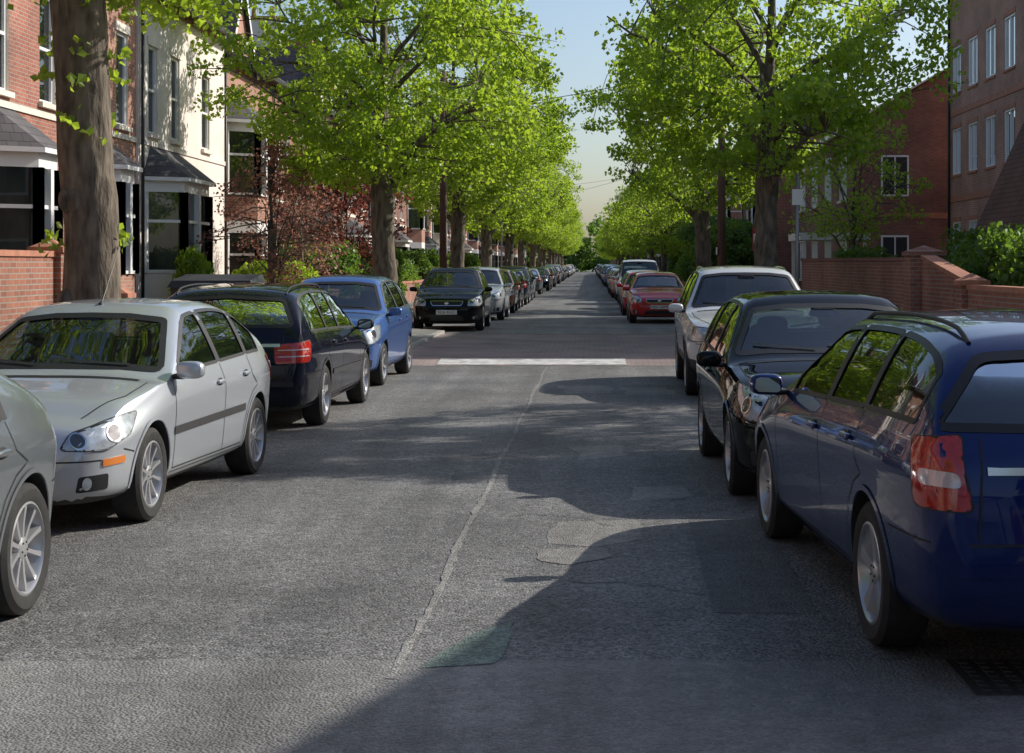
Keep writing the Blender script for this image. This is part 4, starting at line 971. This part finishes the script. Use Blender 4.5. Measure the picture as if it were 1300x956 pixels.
gwall('brick_garden_wall',[(-7.6,26),(-7.6,60)],.9,.9,M['wallbrick'],M['terra'],pill=[(-7.6,y_,1.15,.4) for y_ in (26,32.8,37.4,46,53)])
gwall('brick_garden_wall',[(-7.6,62),(-7.6,200)],.9,.9,M['wallbrick'],M['terra'])
gwall('brick_garden_wall',[(6.3,30.6),(6.3,47)],1.75,1.78,M['wallbrick'],M['darkbrick'],pill=[(6.3,30.4,1.85,.62)])
pts=[(6.3,30.0),(6.3,29.2),(6.3,28.4),(6.3,27.6),(6.3,26.8)]
gwall('brick_garden_wall',pts,1.78,1.40,M['wallbrick'],M['terra'])
gwall('brick_garden_wall',[(6.3,26.6),(6.3,18)],1.28,1.28,M['wallbrick'],M['terra'],pill=[(6.3,26.6,1.35,.42)])
gwall('brick_garden_wall',[(6.35,62),(6.35,200)],.95,.95,M['wallbrick'],M['terra'])

# ---------------------------------------------------------------- street furniture
def pole(name,x,y,h,r0,r1,mat,arms=True):
    mb=MB(); v,f=tube([(x,y,.1),(x,y,h*.5),(x,y,h)],[r0,(r0+r1)/2,r1],10); mb.add(v,f,mat,True)
    if arms:
        mb.box(x-.5,x+.5,y-.05,y+.05,h-.5,h-.4,mat)
        for s in (-.4,-.15,.15,.4): v,f=tube([(x+s,y,h-.4),(x+s,y,h-.28)],.03,6); mb.add(v,f,M['white'],True)
        mb.box(x-r0-.03,x-r0,y-.12,y+.12,2.0,2.25,M['white'])
    return mb.obj(name)
pole('telegraph_pole',4.35,53,8.6,.15,.11,M['wood']); pole('telegraph_pole',4.35,143,10,.16,.12,M['wood']); pole('telegraph_pole',-5.15,57,8.5,.14,.11,M['wood'])
def lamp(x,y,s):
    mb=MB(); v,f=tube([(x,y,.1),(x,y,1.3)],.09,10); mb.add(v,f,M['steel'],True); v,f=tube([(x,y,1.3),(x,y,7.2),(x+s*.25,y,7.7),(x+s*.9,y,7.85)],[.055,.045,.04,.035],8); mb.add(v,f,M['steel'],True)
    v,f=superell((x+s*1.2,y,7.85),(.36,.13,.08),.7); mb.add(v,f,M['steel'],True); mb.obj('street_lamp')
lamp(4.2,118,-1); lamp(-5.2,96,1)
mb=MB(); v,f=tube([(4.6,35.7,.1),(4.6,35.7,3.7)],.038,8); mb.add(v,f,M['steel'],True); mb.box(4.48,4.72,35.655,35.662,3.0,3.35,M['white']); mb.obj('street_sign_post')
mb=MB(); mb.box(5.20,5.26,49.0,49.06,.1,2.9,M['white']); mb.box(4.95,5.5,48.96,48.99,2.1,2.85,M['red']); mb.box(4.98,5.47,48.945,48.958,2.32,2.62,M['white']); mb.obj('letting_board')
mb=MB(); mb.box(6.6,8.8,50.5,53.5,2.45,2.68,M['white']); mb.box(6.7,6.8,50.6,50.7,0,2.45,M['white']); mb.box(6.7,6.8,53.3,53.4,0,2.45,M['white']); mb.box(8.6,8.7,50.6,50.7,0,2.45,M['white']); mb.obj('car_port')
mb=MB(); bx,by=-6.35,27.6
mb.add([(bx-.55,by-.42,.25),(bx+.55,by-.42,.25),(bx+.55,by+.42,.25),(bx-.55,by+.42,.25),(bx-.68,by-.52,1.3),(bx+.68,by-.52,1.3),(bx+.68,by+.52,1.3),(bx-.68,by+.52,1.3)],[(0,3,2,1),(0,1,5,4),(1,2,6,5),(2,3,7,6),(3,0,4,7)],M['binp'])
mb.add([(bx-.72,by-.58,1.3),(bx+.72,by-.58,1.3),(bx+.72,by+.56,1.36),(bx-.72,by+.56,1.36),(bx-.66,by-.50,1.42),(bx+.66,by-.50,1.42),(bx+.66,by+.5,1.52),(bx-.66,by+.5,1.52)],[(0,1,5,4),(1,2,6,5),(2,3,7,6),(3,0,4,7),(4,5,6,7)],M['binp'])
for sx in (-.45,.45):
    for sy in (-.3,.3): v,f=tube([(bx+sx-.03,by+sy,.2),(bx+sx+.03,by+sy,.2)],.08,12); mb.add(v,f,M['dark'],True)
mb.obj('wheeled_bin')
mb=MB()
def wire(a,b,sag=.4):
    a=Vector(a);b=Vector(b); L=[a.lerp(b,t/12)-Vector((0,0,sag*4*(t/12)*(1-t/12))) for t in range(13)]; v,f=tube(L,.012,4); mb.add(v,f,M['dark'])
wire((4.35,53,8.3),(4.35,143,9.6),1.2); wire((4.35,143,9.6),(-10.3,125,7.4)); wire((4.35,143,9.6),(-10.3,160,7.4)); wire((4.35,53,8.3),(-10.3,66,7.6)); wire((4.35,143,9.6),(9.3,110,7.0)); wire((4.35,53,8.3),(9.8,64,6.8))
mb.obj('overhead_wires')

# ---------------------------------------------------------------- light, sky, camera
el=math.radians(33); az=math.atan2(.88,.47)
sd=Vector((math.sin(az)*math.cos(el),math.cos(az)*math.cos(el),math.sin(el)))
l=bpy.data.lights.new('sun','SUN'); l.energy=5.0; l.angle=math.radians(.5); l.color=(1,.95,.86); lo_=bpy.data.objects.new('sun',l); S.collection.objects.link(lo_)
lo_.rotation_euler=(-sd).to_track_quat('-Z','Y').to_euler()
w=bpy.data.worlds.new('World'); S.world=w; w.use_nodes=True; nt=w.node_tree; bg=nt.nodes['Background']
sk=nt.nodes.new('ShaderNodeTexSky'); sk.sky_type='NISHITA'; sk.sun_disc=False; sk.sun_elevation=el; sk.sun_rotation=az; sk.air_density=1.0; sk.dust_density=2.0; sk.ozone_density=2.5
nt.links.new(sk.outputs[0],bg.inputs[0]); bg.inputs[1].default_value=.15
cam=bpy.data.cameras.new('camera'); co=bpy.data.objects.new('camera',cam); S.collection.objects.link(co); S.camera=co
co.location=(0,0,CH); co.rotation_euler=(math.radians(90),0,0)
cam.sensor_width=36; cam.lens=36*F/1300; cam.shift_x=(650-VX)/1300; cam.shift_y=-(478-VY)/1300; cam.clip_end=4000; cam.clip_start=.05
S.view_settings.view_transform='Standard'; S.view_settings.look='None'; S.view_settings.exposure=0
